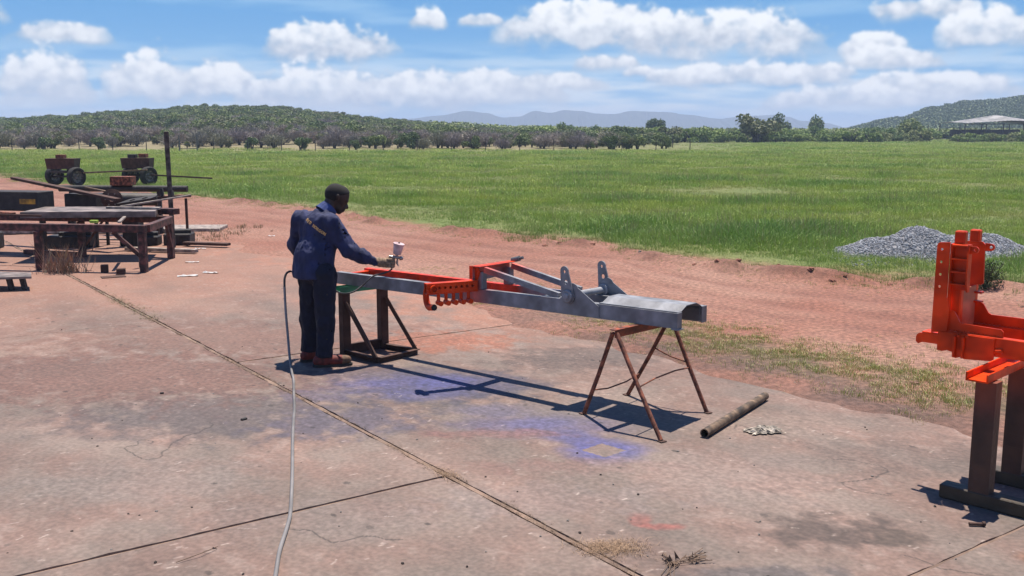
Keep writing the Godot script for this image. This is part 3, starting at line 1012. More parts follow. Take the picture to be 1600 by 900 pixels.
func build_gravel() -> void:
	var heap := func(x: float, z: float) -> float:
		var q := Vector2((x - 7.1) / 1.62, (z + 17.1) / 1.0)
		var y := 0.46 * pow(maxf(0.0, 1.0 - q.length()), 0.95) * (0.80 + 0.5 * n_soft.get_noise_2d(x * 13.0, z * 13.0))
		y += 0.17 * exp(-pow((x - 6.95) / 0.34, 2.0) - pow((z + 16.95) / 0.5, 2.0)) + 0.24 * exp(-pow((x - 8.4) / 0.55, 2.0) - pow((z + 17.1) / 0.45, 2.0)) + 0.12 * exp(-pow((x - 6.2) / 0.4, 2.0) - pow((z + 17.1) / 0.45, 2.0))
		return y - 0.03
	var mb := MB.new()
	var n := 60
	for i in n:
		for j in n:
			var q := []
			for f in [[0, 0], [1, 0], [1, 1], [0, 1]]:
				var x := 5.2 + 4.6 * float(i + f[0]) / n
				var z := -15.4 - 3.2 * float(j + f[1]) / n
				q.append(Vector3(x - 7.2, ground_height(x, z) + heap.call(x, z), z + 16.9))
			mb.color = Color(0.28, 0.28, 0.3)
			mb.quad(q[0], q[3], q[2], q[1])
	var root := alone("gravel_heap", mb, M.stone, "heap of grey crushed stone in the grass behind the red frame", "gravel heap", Vector3(7.2, 0, -16.9))
	var where := []
	var tint := []
	for i in 24000:
		var x := rng.randf_range(5.3, 9.7)
		var z := rng.randf_range(-18.5, -15.5)
		var y: float = heap.call(x, z)
		if y < 0.012 and rng.randf() < 0.93: continue
		var s := rng.randf_range(0.009, 0.02) * (1.6 if rng.randf() < 0.06 else 1.0)
		var b := Basis(Vector3(rng.randfn(), rng.randfn(), rng.randfn()).normalized(), rng.randf() * TAU).scaled(Vector3.ONE * s)
		where.append(Transform3D(b, Vector3(x - 7.2, ground_height(x, z) + maxf(y, 0.0) + s * 0.3, z + 16.9)))
		var k := rng.randf_range(0.28, 0.72)
		tint.append(Color(k * 0.97, k * 0.99, k * 1.04))
	var mm := MultiMesh.new()
	mm.transform_format = MultiMesh.TRANSFORM_3D
	mm.use_colors = true
	mm.mesh = stone_mesh(1)
	mm.instance_count = where.size()
	for i in where.size():
		mm.set_instance_transform(i, where[i])
		mm.set_instance_color(i, tint[i])
	var o := MultiMeshInstance3D.new()
	o.name = "crushed_stones"
	o.multimesh = mm
	o.material_override = M.stone
	root.add_child(o)
	tag(o, "", "", "", "stuff")


# ---------------------------------------------------------------- trees, hills and what stands far off

func crown_mesh(s: int, lobes: Array, leaves: int, size: float, shade: Array) -> ArrayMesh:
	var r := RandomNumberGenerator.new()
	r.seed = 100 + s
	var mb := MB.new()
	for i in leaves:
		var l: Array = lobes[r.randi() % lobes.size()]
		var dir := Vector3(r.randfn(), r.randfn(), r.randfn()).normalized()
		var rad := pow(r.randf(), 0.38)
		rad *= 0.82 + 0.3 * n_soft.get_noise_3d(dir.x * 60.0 + s * 9.0, dir.y * 60.0, dir.z * 60.0 + l[0].x * 30.0)
		var p: Vector3 = l[0] + dir * rad * l[1]
		if p.y < 0.08: continue
		var a := Vector3(r.randfn(), r.randfn(), r.randfn()).normalized()
		var b := a.cross(Vector3(r.randfn(), r.randfn(), r.randfn())).normalized()
		a *= size * r.randf_range(0.5, 1.1)
		b *= size * r.randf_range(0.35, 0.8)
		mb.color = shade[r.randi() % shade.size()] * r.randf_range(0.75, 1.2)
		mb.tri(p - a - b * 0.3, p + b, p + a * 0.9 - b * 0.2)
		mb.tri(p + a * 0.7, p - b, p - a * 0.6 + b * 0.2)
	return mb.mesh()


func trunk_mesh(s: int, tall: float, reach: float, limbs: int) -> ArrayMesh:
	var r := RandomNumberGenerator.new()
	r.seed = 300 + s
	var mb := MB.new()
	mb.color = Color(0.12, 0.1, 0.09)
	for i in limbs:
		var a := TAU * (i + r.randf() * 0.6) / limbs
		var out := Vector3(cos(a), 0, sin(a)) * reach * r.randf_range(0.5, 1.0)
		var top := tall * r.randf_range(0.7, 1.0)
		var path := [Vector3(cos(a), 0, sin(a)) * 0.05, out * 0.2 + Vector3.UP * top * 0.3, out * 0.6 + Vector3.UP * top * 0.7, out + Vector3.UP * top]
		mb.tube(path, [0.11, 0.09, 0.055, 0.02], 5, false)
	return mb.mesh()


func twig_mesh(s: int, tall: float, reach: float, stems: int, col: Color) -> ArrayMesh:     # a leafless thorn bush's twigs
	var r := RandomNumberGenerator.new()
	r.seed = 500 + s
	var mb := MB.new()
	for i in stems:
		var a := r.randf() * TAU
		var k := sqrt(r.randf())
		var tip := Vector3(cos(a) * reach * k, tall * (1.02 - 0.34 * k * k) * r.randf_range(0.75, 1.05), sin(a) * reach * k)
		var p := tip * r.randf_range(0.35, 0.75)
		p.y = tip.y * r.randf_range(0.12, 0.75)
		var d := (tip - p)
		for t in 4:
			var q := p + d * r.randf_range(0.2, 0.9)
			var e := q + (d.normalized() + Vector3(r.randfn(), r.randfn() * 0.7, r.randfn()) * 0.75) * r.randf_range(0.2, 0.5)
			mb.color = col * r.randf_range(0.65, 1.3)
			var w := Vector3(r.randfn(), r.randfn(), r.randfn()).normalized() * 0.035
			mb.tri(q - w, q + w, e)
			if t == 0: mb.tri(p - w * 1.3, p + w * 1.3, tip)
	return mb.mesh()


func bush_proto(called: String, crown: ArrayMesh, trunk: ArrayMesh, label: String, group: String, leafy := true) -> Node3D:
	var o := base(called, label, "tree" if called.contains("tree") else "bush", Vector3.ZERO, 0.0, group)
	put("trunk", trunk, M.bark, o)
	put("crown" if leafy else "twigs", crown, M.leaf if leafy else M.twig, o)
	return o


func seat_bush(o: Node3D, used: Array, at: Vector3, size: Vector3) -> Node3D:       # the first use moves the prototype itself
	var turn := rng.randf() * TAU
	if used.has(o): return copy(o, at, turn, size)
	used.append(o)
	o.position = at
	o.rotation.y = turn
	o.scale = size
	return o


func where_left(p: Vector3) -> String:
	var t := p.x / -p.z
	return "left of the post" if t < -0.347 else "between post and person" if t < -0.184 else "between person and boom" if t < -0.07 else "behind the boom's middle"


func where_right(p: Vector3) -> String:
	var t := p.x / -p.z
	return "behind the boom's right end" if t < 0.2 else "between boom and gravel heap" if t < 0.33 else "beyond the gravel heap" if t < 0.45 else "beside the shed"


func size_word(k: float, low: float, high: float) -> String:
	return "low" if k < low else "tall" if k > high else "medium"


func build_trees() -> void:
	var greens := [[Color(0.14, 0.185, 0.06), Color(0.175, 0.215, 0.066), Color(0.11, 0.155, 0.052)], [Color(0.165, 0.215, 0.068), Color(0.2, 0.24, 0.075)], [Color(0.165, 0.18, 0.082), Color(0.19, 0.2, 0.092)], [Color(0.105, 0.155, 0.058), Color(0.13, 0.175, 0.064)]]
	var crowns := []
	var trunks := []
	for s in 7:
		var r := RandomNumberGenerator.new()
		r.seed = 40 + s
		var lobes := []
		for i in 5 + s % 3:
			var a := r.randf() * TAU
			var k := r.randf_range(0.2, 1.0)
			lobes.append([Vector3(cos(a) * k, r.randf_range(0.75, 1.75) - 0.25 * k, sin(a) * k), Vector3(r.randf_range(0.55, 0.9), r.randf_range(0.42, 0.75), r.randf_range(0.55, 0.9))])
		crowns.append(crown_mesh(s, lobes, 1500, 0.15, greens[s % 4]))
		trunks.append(trunk_mesh(s, 1.5, 0.7, 4))
	var thorns := []
	for s in 5: thorns.append(twig_mesh(s, 2.4, 1.5, 260, [Color(0.235, 0.202, 0.19), Color(0.28, 0.24, 0.205), Color(0.2, 0.19, 0.16), Color(0.225, 0.22, 0.15), Color(0.23, 0.195, 0.19)][s]))
	var used := []
	# grey leafless thorn bushes along the foot of the left hill
	var grey := []
	for s in 5: grey.append(bush_proto("thorn_bush", thorns[s], trunk_mesh(30 + s, 1.7, 0.9, 5), "grey brown leafless thorn bush at the foot of the left hill", "thorn bushes along the foot of the left hill", false))
	var spots := []
	while spots.size() < 285:
		var z := -111.0 - 82.0 * rng.randf()
		var x := rng.randf_range(-0.57, 0.10) * -z
		if n_soft.get_noise_2d(x * 2.5, z * 2.5) < -0.12: continue
		spots.append(Vector3(x, ground_height(x, z), z))
	for p in spots:
		var k := rng.randf_range(0.5, 0.86)
		var broad := rng.randf_range(0.95, 1.5)
		var s := rng.randi() % 5
		tag(seat_bush(grey[s], used, p, Vector3(k * broad, k, k * 1.2)), "%s %s %s thorn bush %s, %s" % [size_word(k, 0.6, 0.75), "spreading" if broad > 1.2 else "narrow", ["mauve grey", "pale grey", "dark grey", "olive grey", "purple grey"][s], where_left(p), "in front" if p.z > -128.0 else "further back"])
	var back := []
	for i in 330:
		var z := -118.0 - 100.0 * pow(rng.randf(), 1.1)
		var x := rng.randf_range(-0.59, 0.08) * -z
		var k := rng.randf_range(0.45, 0.8)
		back.append(Transform3D(Basis(Vector3.UP, rng.randf() * TAU).scaled(Vector3(k * 1.3, k, k * 1.3)), Vector3(x, ground_height(x, z), z)))
	scatter("thorn_scrub", thorns[1], M.twig, back, [], "grey thorn scrub thinning out up the left hill", "scrub")
	# green bushes between and above them
	var hill := []
	for s in 7: hill.append(bush_proto("hill_bush", crowns[s], trunks[s], "green rounded bush growing on the lower slope of the left hill", "green bushes on the left hill"))
	var many := []
	for i in 6200:
		var z := -112.0 - 230.0 * pow(rng.randf(), 0.9)
		var x := rng.randf_range(-0.60, 0.16) * -z
		var keep := smoothstep(-118.0, -170.0, z) * 0.74 + 0.2
		if rng.randf() > keep: continue
		many.append(Vector3(x, ground_height(x, z), z))
	many.sort_custom(func(a, b): return a.z > b.z)
	var rest := [[], [], [], [], [], [], []]
	var tint := [[], [], [], [], [], [], []]
	for i in many.size():
		var p: Vector3 = many[i]
		var k := rng.randf_range(0.45, 1.05) * (0.8 + 0.2 * smoothstep(-112.0, -150.0, p.z)) * (1.0 + 0.3 * n_soft.get_noise_2d(p.x, p.z))
		var s := rng.randi() % 7
		if i < 285: tag(seat_bush(hill[s], used, p, Vector3(k * 1.05, k, k * 1.05)), "%s %s leafy bush %s, %s" % [size_word(k, 0.55, 0.78), ["mid green", "bright green", "olive green", "dark green"][s % 4], where_left(p), "among the thorns" if p.z > -126.0 else "on the lower slope" if p.z > -150.0 else "further up the slope"])
		else:
			rest[s].append(Transform3D(Basis(Vector3.UP, rng.randf() * TAU).scaled(Vector3(k * 1.35, k * 0.95, k * 1.35)), p))
	for i in 1100:                           # the wood goes on beyond the frame
		var z := -125.0 - 215.0 * rng.randf()
		var x := rng.randf_range(-0.95, -0.60) * -z
		var k := rng.randf_range(0.6, 1.05)
		rest[rng.randi() % 7].append(Transform3D(Basis(Vector3.UP, rng.randf() * TAU).scaled(Vector3(k * 1.35, k, k * 1.35)), Vector3(x, ground_height(x, z), z)))
	for s in 7: scatter("hillside_woodland", crowns[s], M.leaf, rest[s], [], "dense green bushveld covering the upper left hill", "woodland")
	# small bushes standing out on the field's left edge
	var front := bush_proto("round_bush", crowns[3], trunks[3], "dark green round bush standing before the grey thorn bushes", "round bushes along the field's left edge")
	for q in [[-62.0, -109.0, 0.75], [-57.5, -107.0, 0.95], [-51.0, -109.0, 0.7], [-44.5, -108.0, 0.72], [-28.0, -108.0, 0.7], [-22.4, -106.0, 0.72], [-17.0, -109.0, 0.55], [-11.0, -112.0, 1.0], [-13.0, -114.0, 0.6], [11.5, -113.0, 0.8]]:
		var p := Vector3(q[0], ground_height(q[0], q[1]), q[1])
		tag(seat_bush(front, used, p, Vector3(q[2] * 1.1, q[2], q[2] * 1.1)), "%s dark green round bush at the field's edge, %s" % [size_word(q[2], 0.65, 0.9), where_left(p)])
	var green_crowns := []
	for s in 7:
		var r := RandomNumberGenerator.new()
		r.seed = 140 + s
		var lobes := []
		for i in 6 + s % 3:
			var a := r.randf() * TAU
			var k := r.randf_range(0.2, 1.25)
			lobes.append([Vector3(cos(a) * k, r.randf_range(0.55, 1.75) - 0.35 * k, sin(a) * k), Vector3(r.randf_range(0.45, 0.9), r.randf_range(0.38, 0.7), r.randf_range(0.45, 0.9))])
		var lively := []
		for g in greens[s % 4]: lively.append(Color(g.r * 1.35, g.g * 1.4, g.b * 1.2))
		green_crowns.append(crown_mesh(60 + s, lobes, 1700, 0.15, lively))
	# the darker thicket along the field's right edge
	var thick := []
	for s in 7: thick.append(bush_proto("thicket_bush", green_crowns[s], trunks[s], "green bush in the thicket along the right edge of the field", "bushes in the thicket along the field's right edge"))
	for i in 290:
		var z := -158.0 - 95.0 * pow(rng.randf(), 1.25)
		var x := rng.randf_range(0.02, 0.62) * -z
		var gap := absf(x / -z - 0.475) < 0.045
		var k := rng.randf_range(0.7, 1.4) * (1.15 if x / -z < 0.2 else 1.0) * (0.7 if gap else 1.0)
		if z > -172.0 and x / -z > 0.12: z -= 16.0
		var s := rng.randi() % 7
		var p := Vector3(x, ground_height(x, z), z)
		tag(seat_bush(thick[s], used, p, Vector3(k * 1.25, k, k * 1.25)), "%s %s thicket bush %s, %s" % [size_word(k, 0.9, 1.2), ["mid green", "bright green", "olive green", "dark green"][s % 4], where_right(p), "in the front row" if z > -185.0 else "in the middle" if z > -215.0 else "at the back"])
	# single larger trees that stand out
	var singles := [["broad_tree", 41.8, -172.0, 3.1, 2.35, 2, "broadest dark tree at the front of the right thicket"], ["round_tree", 16.6, -160.0, 1.5, 1.45, 3, "dark round tree at the field's edge right of the distant blue ridge's foot"], ["crown_tree", 31.5, -225.0, 1.9, 2.35, 3, "tall umbrella crowned tree rising over the middle of the thicket"], ["loose_tree", 71.5, -236.0, 2.1, 3.0, 1, "tall loose crowned tree above the thicket left of the shed"], ["flat_tree", 60.5, -228.0, 2.3, 2.9, 4, "wide flat crowned tree behind the broadest dark tree"], ["small_tree", 53.0, -228.0, 1.2, 2.9, 3, "small round crowned tree peeping over the thicket"], ["edge_tree", 78.0, -196.0, 2.5, 2.0, 5, "pair crowned dark tree in front of the shed's left side"], ["leaning_tree", 26.5, -168.0, 1.5, 1.5, 6, "low dark tree between the grey thorns and the broad tree"]]
	for q in singles:
		var o := base(q[0], q[6], "tree", Vector3(q[1], ground_height(q[1], q[2]), q[2]), rng.randf() * TAU)
		put("trunk", trunks[q[5]], M.bark, o)
		put("crown", crowns[q[5]], M.leaf, o)
		o.scale = Vector3(q[3], q[4], q[3])
	# the dark weed bush beside the red frame
	var mb := MB.new()
	for i in 900:
		var d := Vector3(rng.randfn(), rng.randfn(), rng.randfn()).normalized() * pow(rng.randf(), 0.45)
		var p := Vector3(d.x * 0.26, 0.22 + d.y * 0.22, d.z * 0.2)
		var a := Vector3(rng.randfn(), rng.randfn(), rng.randfn()).normalized() * 0.028
		var b := a.cross(Vector3(rng.randfn(), rng.randfn(), rng.randfn())).normalized() * 0.014
		var k := rng.randf_range(0.5, 1.2)
		mb.color = Color(0.05 * k, 0.075 * k, 0.022 * k)
		mb.tri(p - a, p + b, p + a)
	for i in 14:
		mb.color = Color(0.06, 0.05, 0.03)
		mb.tube([Vector3(0, 0, 0), Vector3(rng.randfn() * 0.1, 0.38, rng.randfn() * 0.08)], 0.005, 4, false)
	alone("weed_bush", mb, M.leaf, "small dark leafy weed at the grass edge beside the red frame", "weed", Vector3(6.45, 0.0, -13.35))


func build_hills() -> void:
	var far := [[[560, 189], [640, 186], [690, 181], [730, 174], [760, 177], [785, 184], [810, 183], [835, 174], [860, 177], [880, 173], [905, 174], [930, 178], [955, 179], [985, 174], [1010, 175], [1040, 176], [1070, 180], [1120, 186], [1150, 183], [1180, 181], [1205, 180], [1225, 183], [1245, 189], [1290, 193]]]
	var mb := MB.new()
	var pts: Array = far[0]
	var rows := []
	var d := 2600.0
	for i in range(0, 120):
		var px := lerpf(560.0, 1290.0, i / 119.0)
		var y := 0.0
		for k in pts.size() - 1:
			if px >= pts[k][0] and px <= pts[k + 1][0]: y = lerpf(pts[k][1], pts[k + 1][1], smoothstep(pts[k][0], pts[k + 1][0], px))
		var top := (205.0 - y) / 1550.0 * d + 2.15 + 0.8 * n_soft.get_noise_1d(i * 12.0)
		var x := (px - 800.0) / 1550.0 * d
		rows.append([Vector3(x, -1.0, -d + 260.0), Vector3(x, top * 0.55, -d + 110.0 + 50.0 * n_soft.get_noise_1d(i * 7.0)), Vector3(x, top, -d), Vector3(x, top * 0.5, -d - 150.0), Vector3(x, -1.0, -d - 300.0)])
	for i in rows.size() - 1:
		for k in 4: mb.quad(rows[i][k], rows[i + 1][k], rows[i + 1][k + 1], rows[i][k + 1])
	tag(put("distant_mountains", mb.mesh(), M.mountain), "low blue mountain range on the far horizon", "mountains", "", "structure")
	# the wooded hill behind the shed on the right
	var prof := [[150, -1.0], [185, 0.0], [228, 8.0], [247, 14.0], [266, 17.0], [282, 18.2], [304, 21.5], [400, 30.0], [520, 26.0], [900, 6.0]]
	var hill := func(x: float, z: float) -> float:
		var y := 0.0
		var xx := x * 590.0 / -z
		for i in prof.size() - 1:
			if xx >= prof[i][0] and xx <= prof[i + 1][0]: y = lerpf(prof[i][1], prof[i + 1][1], smoothstep(prof[i][0], prof[i + 1][0], xx))
		return y * exp(-pow((z + 590.0) / 120.0, 2.0)) * (1.0 + 0.06 * n_soft.get_noise_2d(x * 0.4, z * 0.4)) - 0.6
	var g := MB.new()
	var nx := 70
	var nz := 24
	for i in nx:
		for j in nz:
			var q := []
			for f in [[0, 0], [1, 0], [1, 1], [0, 1]]:
				var x := 150.0 + 700.0 * float(i + f[0]) / nx
				var z := -400.0 - 360.0 * float(j + f[1]) / nz
				q.append(Vector3(x, hill.call(x, z), z))
			g.color = Color(0.07, 0.075, 0.035)
			g.quad(q[0], q[3], q[2], q[1])
	tag(put("right_hill", g.mesh(), M.stone), "wooded hill rising behind the shed at the right", "hill", "", "structure")
	var where := []
	var r := RandomNumberGenerator.new()
	r.seed = 64
	var lobes := [[Vector3(0, 1.1, 0), Vector3(1.2, 0.9, 1.2)], [Vector3(0.7, 0.8, 0.3), Vector3(0.8, 0.7, 0.8)], [Vector3(-0.6, 0.9, -0.4), Vector3(0.9, 0.7, 0.8)]]
	for i in 5200:
		var x := r.randf_range(165.0, 470.0)
		var z := r.randf_range(-600.0, -420.0)
		var y: float = hill.call(x, z)
		if y < 0.3: continue
		var k := r.randf_range(0.9, 2.0)
		where.append(Transform3D(Basis(Vector3.UP, r.randf() * TAU).scaled(Vector3(k * 1.3, k, k * 1.3)), Vector3(x, y - 0.2, z)))
	scatter("hill_forest", crown_mesh(77, lobes, 260, 0.34, [Color(0.105, 0.155, 0.06), Color(0.14, 0.185, 0.066)]), M.leaf, where, [], "forest covering the hill behind the shed", "forest")
	# scrub that closes the plain below the mountains
	var scrub := []
	for i in 4200:
		var z := -235.0 - 260.0 * r.randf()
		var x := r.randf_range(-0.08, 0.66) * -z
		var k := r.randf_range(0.9, 1.5)
		scrub.append(Transform3D(Basis(Vector3.UP, r.randf() * TAU).scaled(Vector3(k * 1.3, k, k * 1.3)), Vector3(x, ground_height(x, z) - 0.2, z)))
	scatter("distant_scrub", crown_mesh(78, lobes, 320, 0.26, [Color(0.18, 0.24, 0.075), Color(0.23, 0.28, 0.085), Color(0.2, 0.22, 0.09)]), M.leaf, scrub, [], "flat belt of scrub closing the plain below the blue mountains", "scrub")


func build_shed() -> void:
	var o := base("open_shed", "open sided shed with a pale metal roof behind the thicket at the right", "shed", Vector3(107.7, ground_height(107.7, -224.0), -224.0))
	var mb := MB.new()
	var wide := 20.5
	for s in [-1.0, 1.0]:
		var steps := 46
		for i in steps:
			var x0 := -wide * 0.5 + wide * i / steps
			var x1 := -wide * 0.5 + wide * (i + 1) / steps
			var y0 := 0.07 if i % 2 == 0 else 0.0
			var y1 := 0.0 if i % 2 == 0 else 0.07
			var f := func(x: float) -> float: return 1.6 - 1.6 * absf(x) / (wide * 0.5)
			mb.quad(Vector3(x0, 3.75 + f.call(x0) + y0, 0.0), Vector3(x1, 3.75 + f.call(x1) + y1, 0.0), Vector3(x1, 3.5 + f.call(x1) * 0.35 + y1, s * 8.0), Vector3(x0, 3.5 + f.call(x0) * 0.35 + y0, s * 8.0))
	put("roof", mb.mesh(), M.roof, o)
	for x in [-9.6, -5.0, 0.0, 5.0, 9.6]:
		for z in [-6.4, 6.4]:
			var p := MB.new()
			p.tube([Vector3(x, -0.1, z), Vector3(x, 3.35, z)], 0.12, 6, false)
			put("post", p.mesh(), M.bark, o)
	var beam := MB.new()
	beam.bar(Vector3(-10.0, 3.35, 6.55), Vector3(10.0, 3.35, 6.55), 0.1, 0.2)
	put("eaves_beam", beam.mesh(), M.bark, o)
	var back := MB.new()
	back.box(Transform3D(Basis(), Vector3(1.0, 1.1, -6.7)), Vector3(16.0, 2.2, 0.15))
	put("back_wall", back.mesh(), M.old_wood, o)


func build_fences() -> void:
	var mb := MB.new()
	mb.tube([Vector3(0, -0.1, 0), Vector3(0.02, 1.0, 0), Vector3(0, 2.0, 0.01)], [0.06, 0.055, 0.05], 6)
	var first := alone("fence_post", mb, M.bark, "thin dark fence post at the field's far edge left of the broad tree", "fence post", Vector3(20.2, 0.02, -126.0), 0.0, "")
	var tall := copy(first, Vector3(82.0, 0.02, -198.0), 0.0, Vector3(1.4, 1.7, 1.4))
	tag(tall, "tall dark fence post before the thicket near the shed", "fence post")
	for i in 24:
		var x := -64.0 + i * 3.6
		var z := -105.5 - 0.02 * absf(x)
		tag(copy(first, Vector3(x, ground_height(x, z), z), 0.0, Vector3(0.8, 0.62, 0.8)), "short thin fence post along the foot of the left hill", "fence post", "fence posts along the foot of the left hill")
	var gate := base("field_gate", "light tubular metal gate with a diagonal brace beyond the left carts", "gate", Vector3(-34.2, ground_height(-34.2, -103.0), -103.0), -0.35)
	for q in [[0.0, "post"], [2.2, "post"]]:
		var p := MB.new()
		p.tube([Vector3(q[0], 0, 0), Vector3(q[0], 1.7, 0)], 0.07, 6)
		put(q[1], p.mesh(), M.rim, gate)
	for y in [0.35, 0.75, 1.15]:
		var p := MB.new()
		p.tube([Vector3(0, y, 0), Vector3(2.2, y, 0)], 0.03, 6)
		put("rail", p.mesh(), M.rim, gate)
	var br := MB.new()
	br.tube([Vector3(-1.6, 0.05, 0.02), Vector3(0, 1.4, 0.02)], 0.045, 6)
	put("brace", br.mesh(), M.rim, gate)


# ---------------------------------------------------------------- the boom, its supports and what lies round it

func ring(cx: float, cy: float, r: float, a0: float, a1: float, n := 8) -> PackedVector2Array:
	var p := PackedVector2Array()
	for i in n + 1: p.append(Vector2(cx, cy) + Vector2.from_angle(lerpf(a0, a1, float(i) / n)) * r)
	return p


func flat(z: float) -> Transform3D:
	return Transform3D(Basis(), Vector3(0, 0, z))


func disc(mb: MB, at: Vector3, axis: Vector3, prof: Array, k := 18) -> void:
	var y := axis.normalized()
	var x := y.cross(Vector3.UP if absf(y.y) < 0.9 else Vector3.RIGHT).normalized()
	mb.lathe(Transform3D(Basis(x, y, x.cross(y)), at), prof, k)


func build_boom() -> void:
	var o := base("steel_boom", "long grey primed steel boom frame, partly sprayed orange, lying across two supports", "boom frame", Vector3(1.206, 0.715, -7.15))
	var dx := Vector3(0.764, 0.0105, 0.645).normalized()
	var dz := dx.cross(Vector3.UP).normalized()
	o.basis = Basis(dx, dz.cross(dx), dz)
	var near := MB.new()
	near.bar(Vector3(-3.83, 0.0575, -0.03), Vector3(0, 0.0575, -0.03), 0.06, 0.115, Vector3.UP, 0.004, 90)
	near.paint = func(p: Vector3) -> Color:
		var k := 0.0
		if p.z < -0.05 and p.y < 0.11: k = smoothstep(-1.55, -1.95, p.x)
		else: k = 0.6 * exp(-pow((p.x + 2.0) / 0.14, 2.0))
		return PRIMER.lerp(ORANGE, clampf(k, 0.0, 1.0))
	put("near_rail", near.mesh(), M.primer, o).name = "side_rail"
	var far := MB.new()
	far.bar(Vector3(-3.83, 0.0575, -0.39), Vector3(0, 0.0575, -0.39), 0.06, 0.115, Vector3.UP, 0.004, 90)
	far.paint = func(p: Vector3) -> Color: return PRIMER.lerp(ORANGE, smoothstep(-1.72, -1.86, p.x) + 0.14 * smoothstep(-0.9, -1.6, p.x))
	put("side_rail", far.mesh(), M.primer, o)
	var mb := MB.new()
	mb.color = ORANGE
	mb.bar(Vector3(-3.78, 0.05, -0.0605), Vector3(-3.78, 0.05, -0.3595), 0.06, 0.09)
	put("end_bar", mb.mesh(), M.paint, o)
	mb = MB.new()
	mb.color = PRIMER
	var hat := PackedVector2Array([Vector2(-0.012, 0.1165), Vector2(-0.06, 0.1165), Vector2(-0.135, 0.152), Vector2(-0.29, 0.152), Vector2(-0.365, 0.1165), Vector2(-0.408, 0.1165), Vector2(-0.408, 0.1235), Vector2(-0.363, 0.1235), Vector2(-0.287, 0.159), Vector2(-0.138, 0.159), Vector2(-0.063, 0.1235), Vector2(-0.012, 0.1235)])
	mb.sweep(hat, Vector3(-0.70, 0, 0), Vector3(0.004, 0, 0))
	put("cover_plate", mb.mesh(), M.primer, o)
	for z in [-0.066, -0.354]:
		mb = MB.new()
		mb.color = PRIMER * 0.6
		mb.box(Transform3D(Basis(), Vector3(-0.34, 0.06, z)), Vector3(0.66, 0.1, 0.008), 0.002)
		put("inner_web", mb.mesh(), M.primer, o)
	mb = MB.new()
	mb.color = PRIMER * 0.8
	mb.box(Transform3D(Basis(), Vector3(0.0065, 0.058, -0.392)), Vector3(0.012, 0.128, 0.075), 0.003)
	put("end_plate", mb.mesh(), M.primer, o)
	mb = MB.new()
	mb.color = PRIMER
	mb.box(Transform3D(Basis(), Vector3(0.0065, 0.058, -0.028)), Vector3(0.012, 0.122, 0.066), 0.003)
	mb.box(Transform3D(Basis(), Vector3(-0.01, -0.006, -0.03)), Vector3(0.07, 0.011, 0.075), 0.003)
	put("end_plate", mb.mesh(), M.primer, o)
	# pivots: side gusset, lever, boss and the tube between them
	for s in [[0.004, -0.979, 1.0], [-0.424, -0.94, -1.0]]:
		var px: float = s[1]
		var out: float = s[2]
		var gus := PackedVector2Array([Vector2(px + 0.29, 0.004), Vector2(px + 0.29, 0.095), Vector2(px + 0.085, 0.225)])
		gus.append_array(ring(px + 0.035, 0.20, 0.058, 0.5, 1.9, 5))
		gus.append_array(PackedVector2Array([Vector2(px - 0.05, 0.19), Vector2(px - 0.065, 0.145), Vector2(px - 0.10, 0.117), Vector2(px - 0.17, 0.116), Vector2(px - 0.17, 0.004)]))
		mb = MB.new()
		mb.color = PRIMER
		mb.plate(flat(s[0]), gus, 0.008)
		put("gusset", mb.mesh(), M.primer, o)
		var lev := ring(px, 0.154, 0.063, PI + 0.15, TAU - 0.05, 10)
		lev.append_array(ring(px - 0.035, 0.352, 0.038, -0.1, PI + 0.1, 10))
		mb = MB.new()
		mb.color = PRIMER * 0.85
		var lz: float = s[0] + 0.014 * out
		mb.plate(flat(lz), lev, 0.013, [[px - 0.034, 0.345, 0.013], [px - 0.019, 0.262, 0.019]], Vector2(px, 0.154), Vector2(px - 0.036, 0.352))
		var lever := put("lever", mb.mesh(), M.primer, o)
		mb = MB.new()
		mb.color = PRIMER * 1.15
		disc(mb, Vector3(px, 0.154, lz), Vector3(0, 0, out), [Vector2(0.0, -0.004), Vector2(0.050, -0.004), Vector2(0.050, 0.022), Vector2(0.044, 0.028), Vector2(0.026, 0.028), Vector2(0.026, 0.04), Vector2(0.012, 0.044), Vector2(0.0, 0.044)])
		put("boss", mb.mesh(), M.primer, lever)
		mb = MB.new()
		mb.color = PRIMER * 1.2
		var iz: float = s[0] - 0.005 * out
		disc(mb, Vector3(px, 0.154, iz), Vector3(0, 0, -out), [Vector2(0.0, 0.0), Vector2(0.05, 0.0), Vector2(0.05, 0.02), Vector2(0.04, 0.024), Vector2(0.0, 0.024)])
		put("collar", mb.mesh(), M.primer, o)
	mb = MB.new()
	mb.color = PRIMER * 1.25
	mb.tube([Vector3(-0.975, 0.154, -0.02), Vector3(-0.944, 0.154, -0.40)], 0.028, 16)
	put("cross_tube", mb.mesh(), M.primer, o)
	for z in [-0.035, -0.385]:
		mb = MB.new()
		mb.color = PRIMER * 1.5
		mb.box(Transform3D(Basis(), Vector3(-1.17, 0.1205, z)), Vector3(0.19, 0.008, 0.085), 0.002)
		put("pad_plate", mb.mesh(), M.primer, o)
	mb = MB.new()
	mb.color = PRIMER
	mb.box(Transform3D(Basis(), Vector3(-0.84, 0.03, -0.21)), Vector3(0.22, 0.012, 0.298), 0.002)
	put("floor_plate", mb.mesh(), M.primer, o)
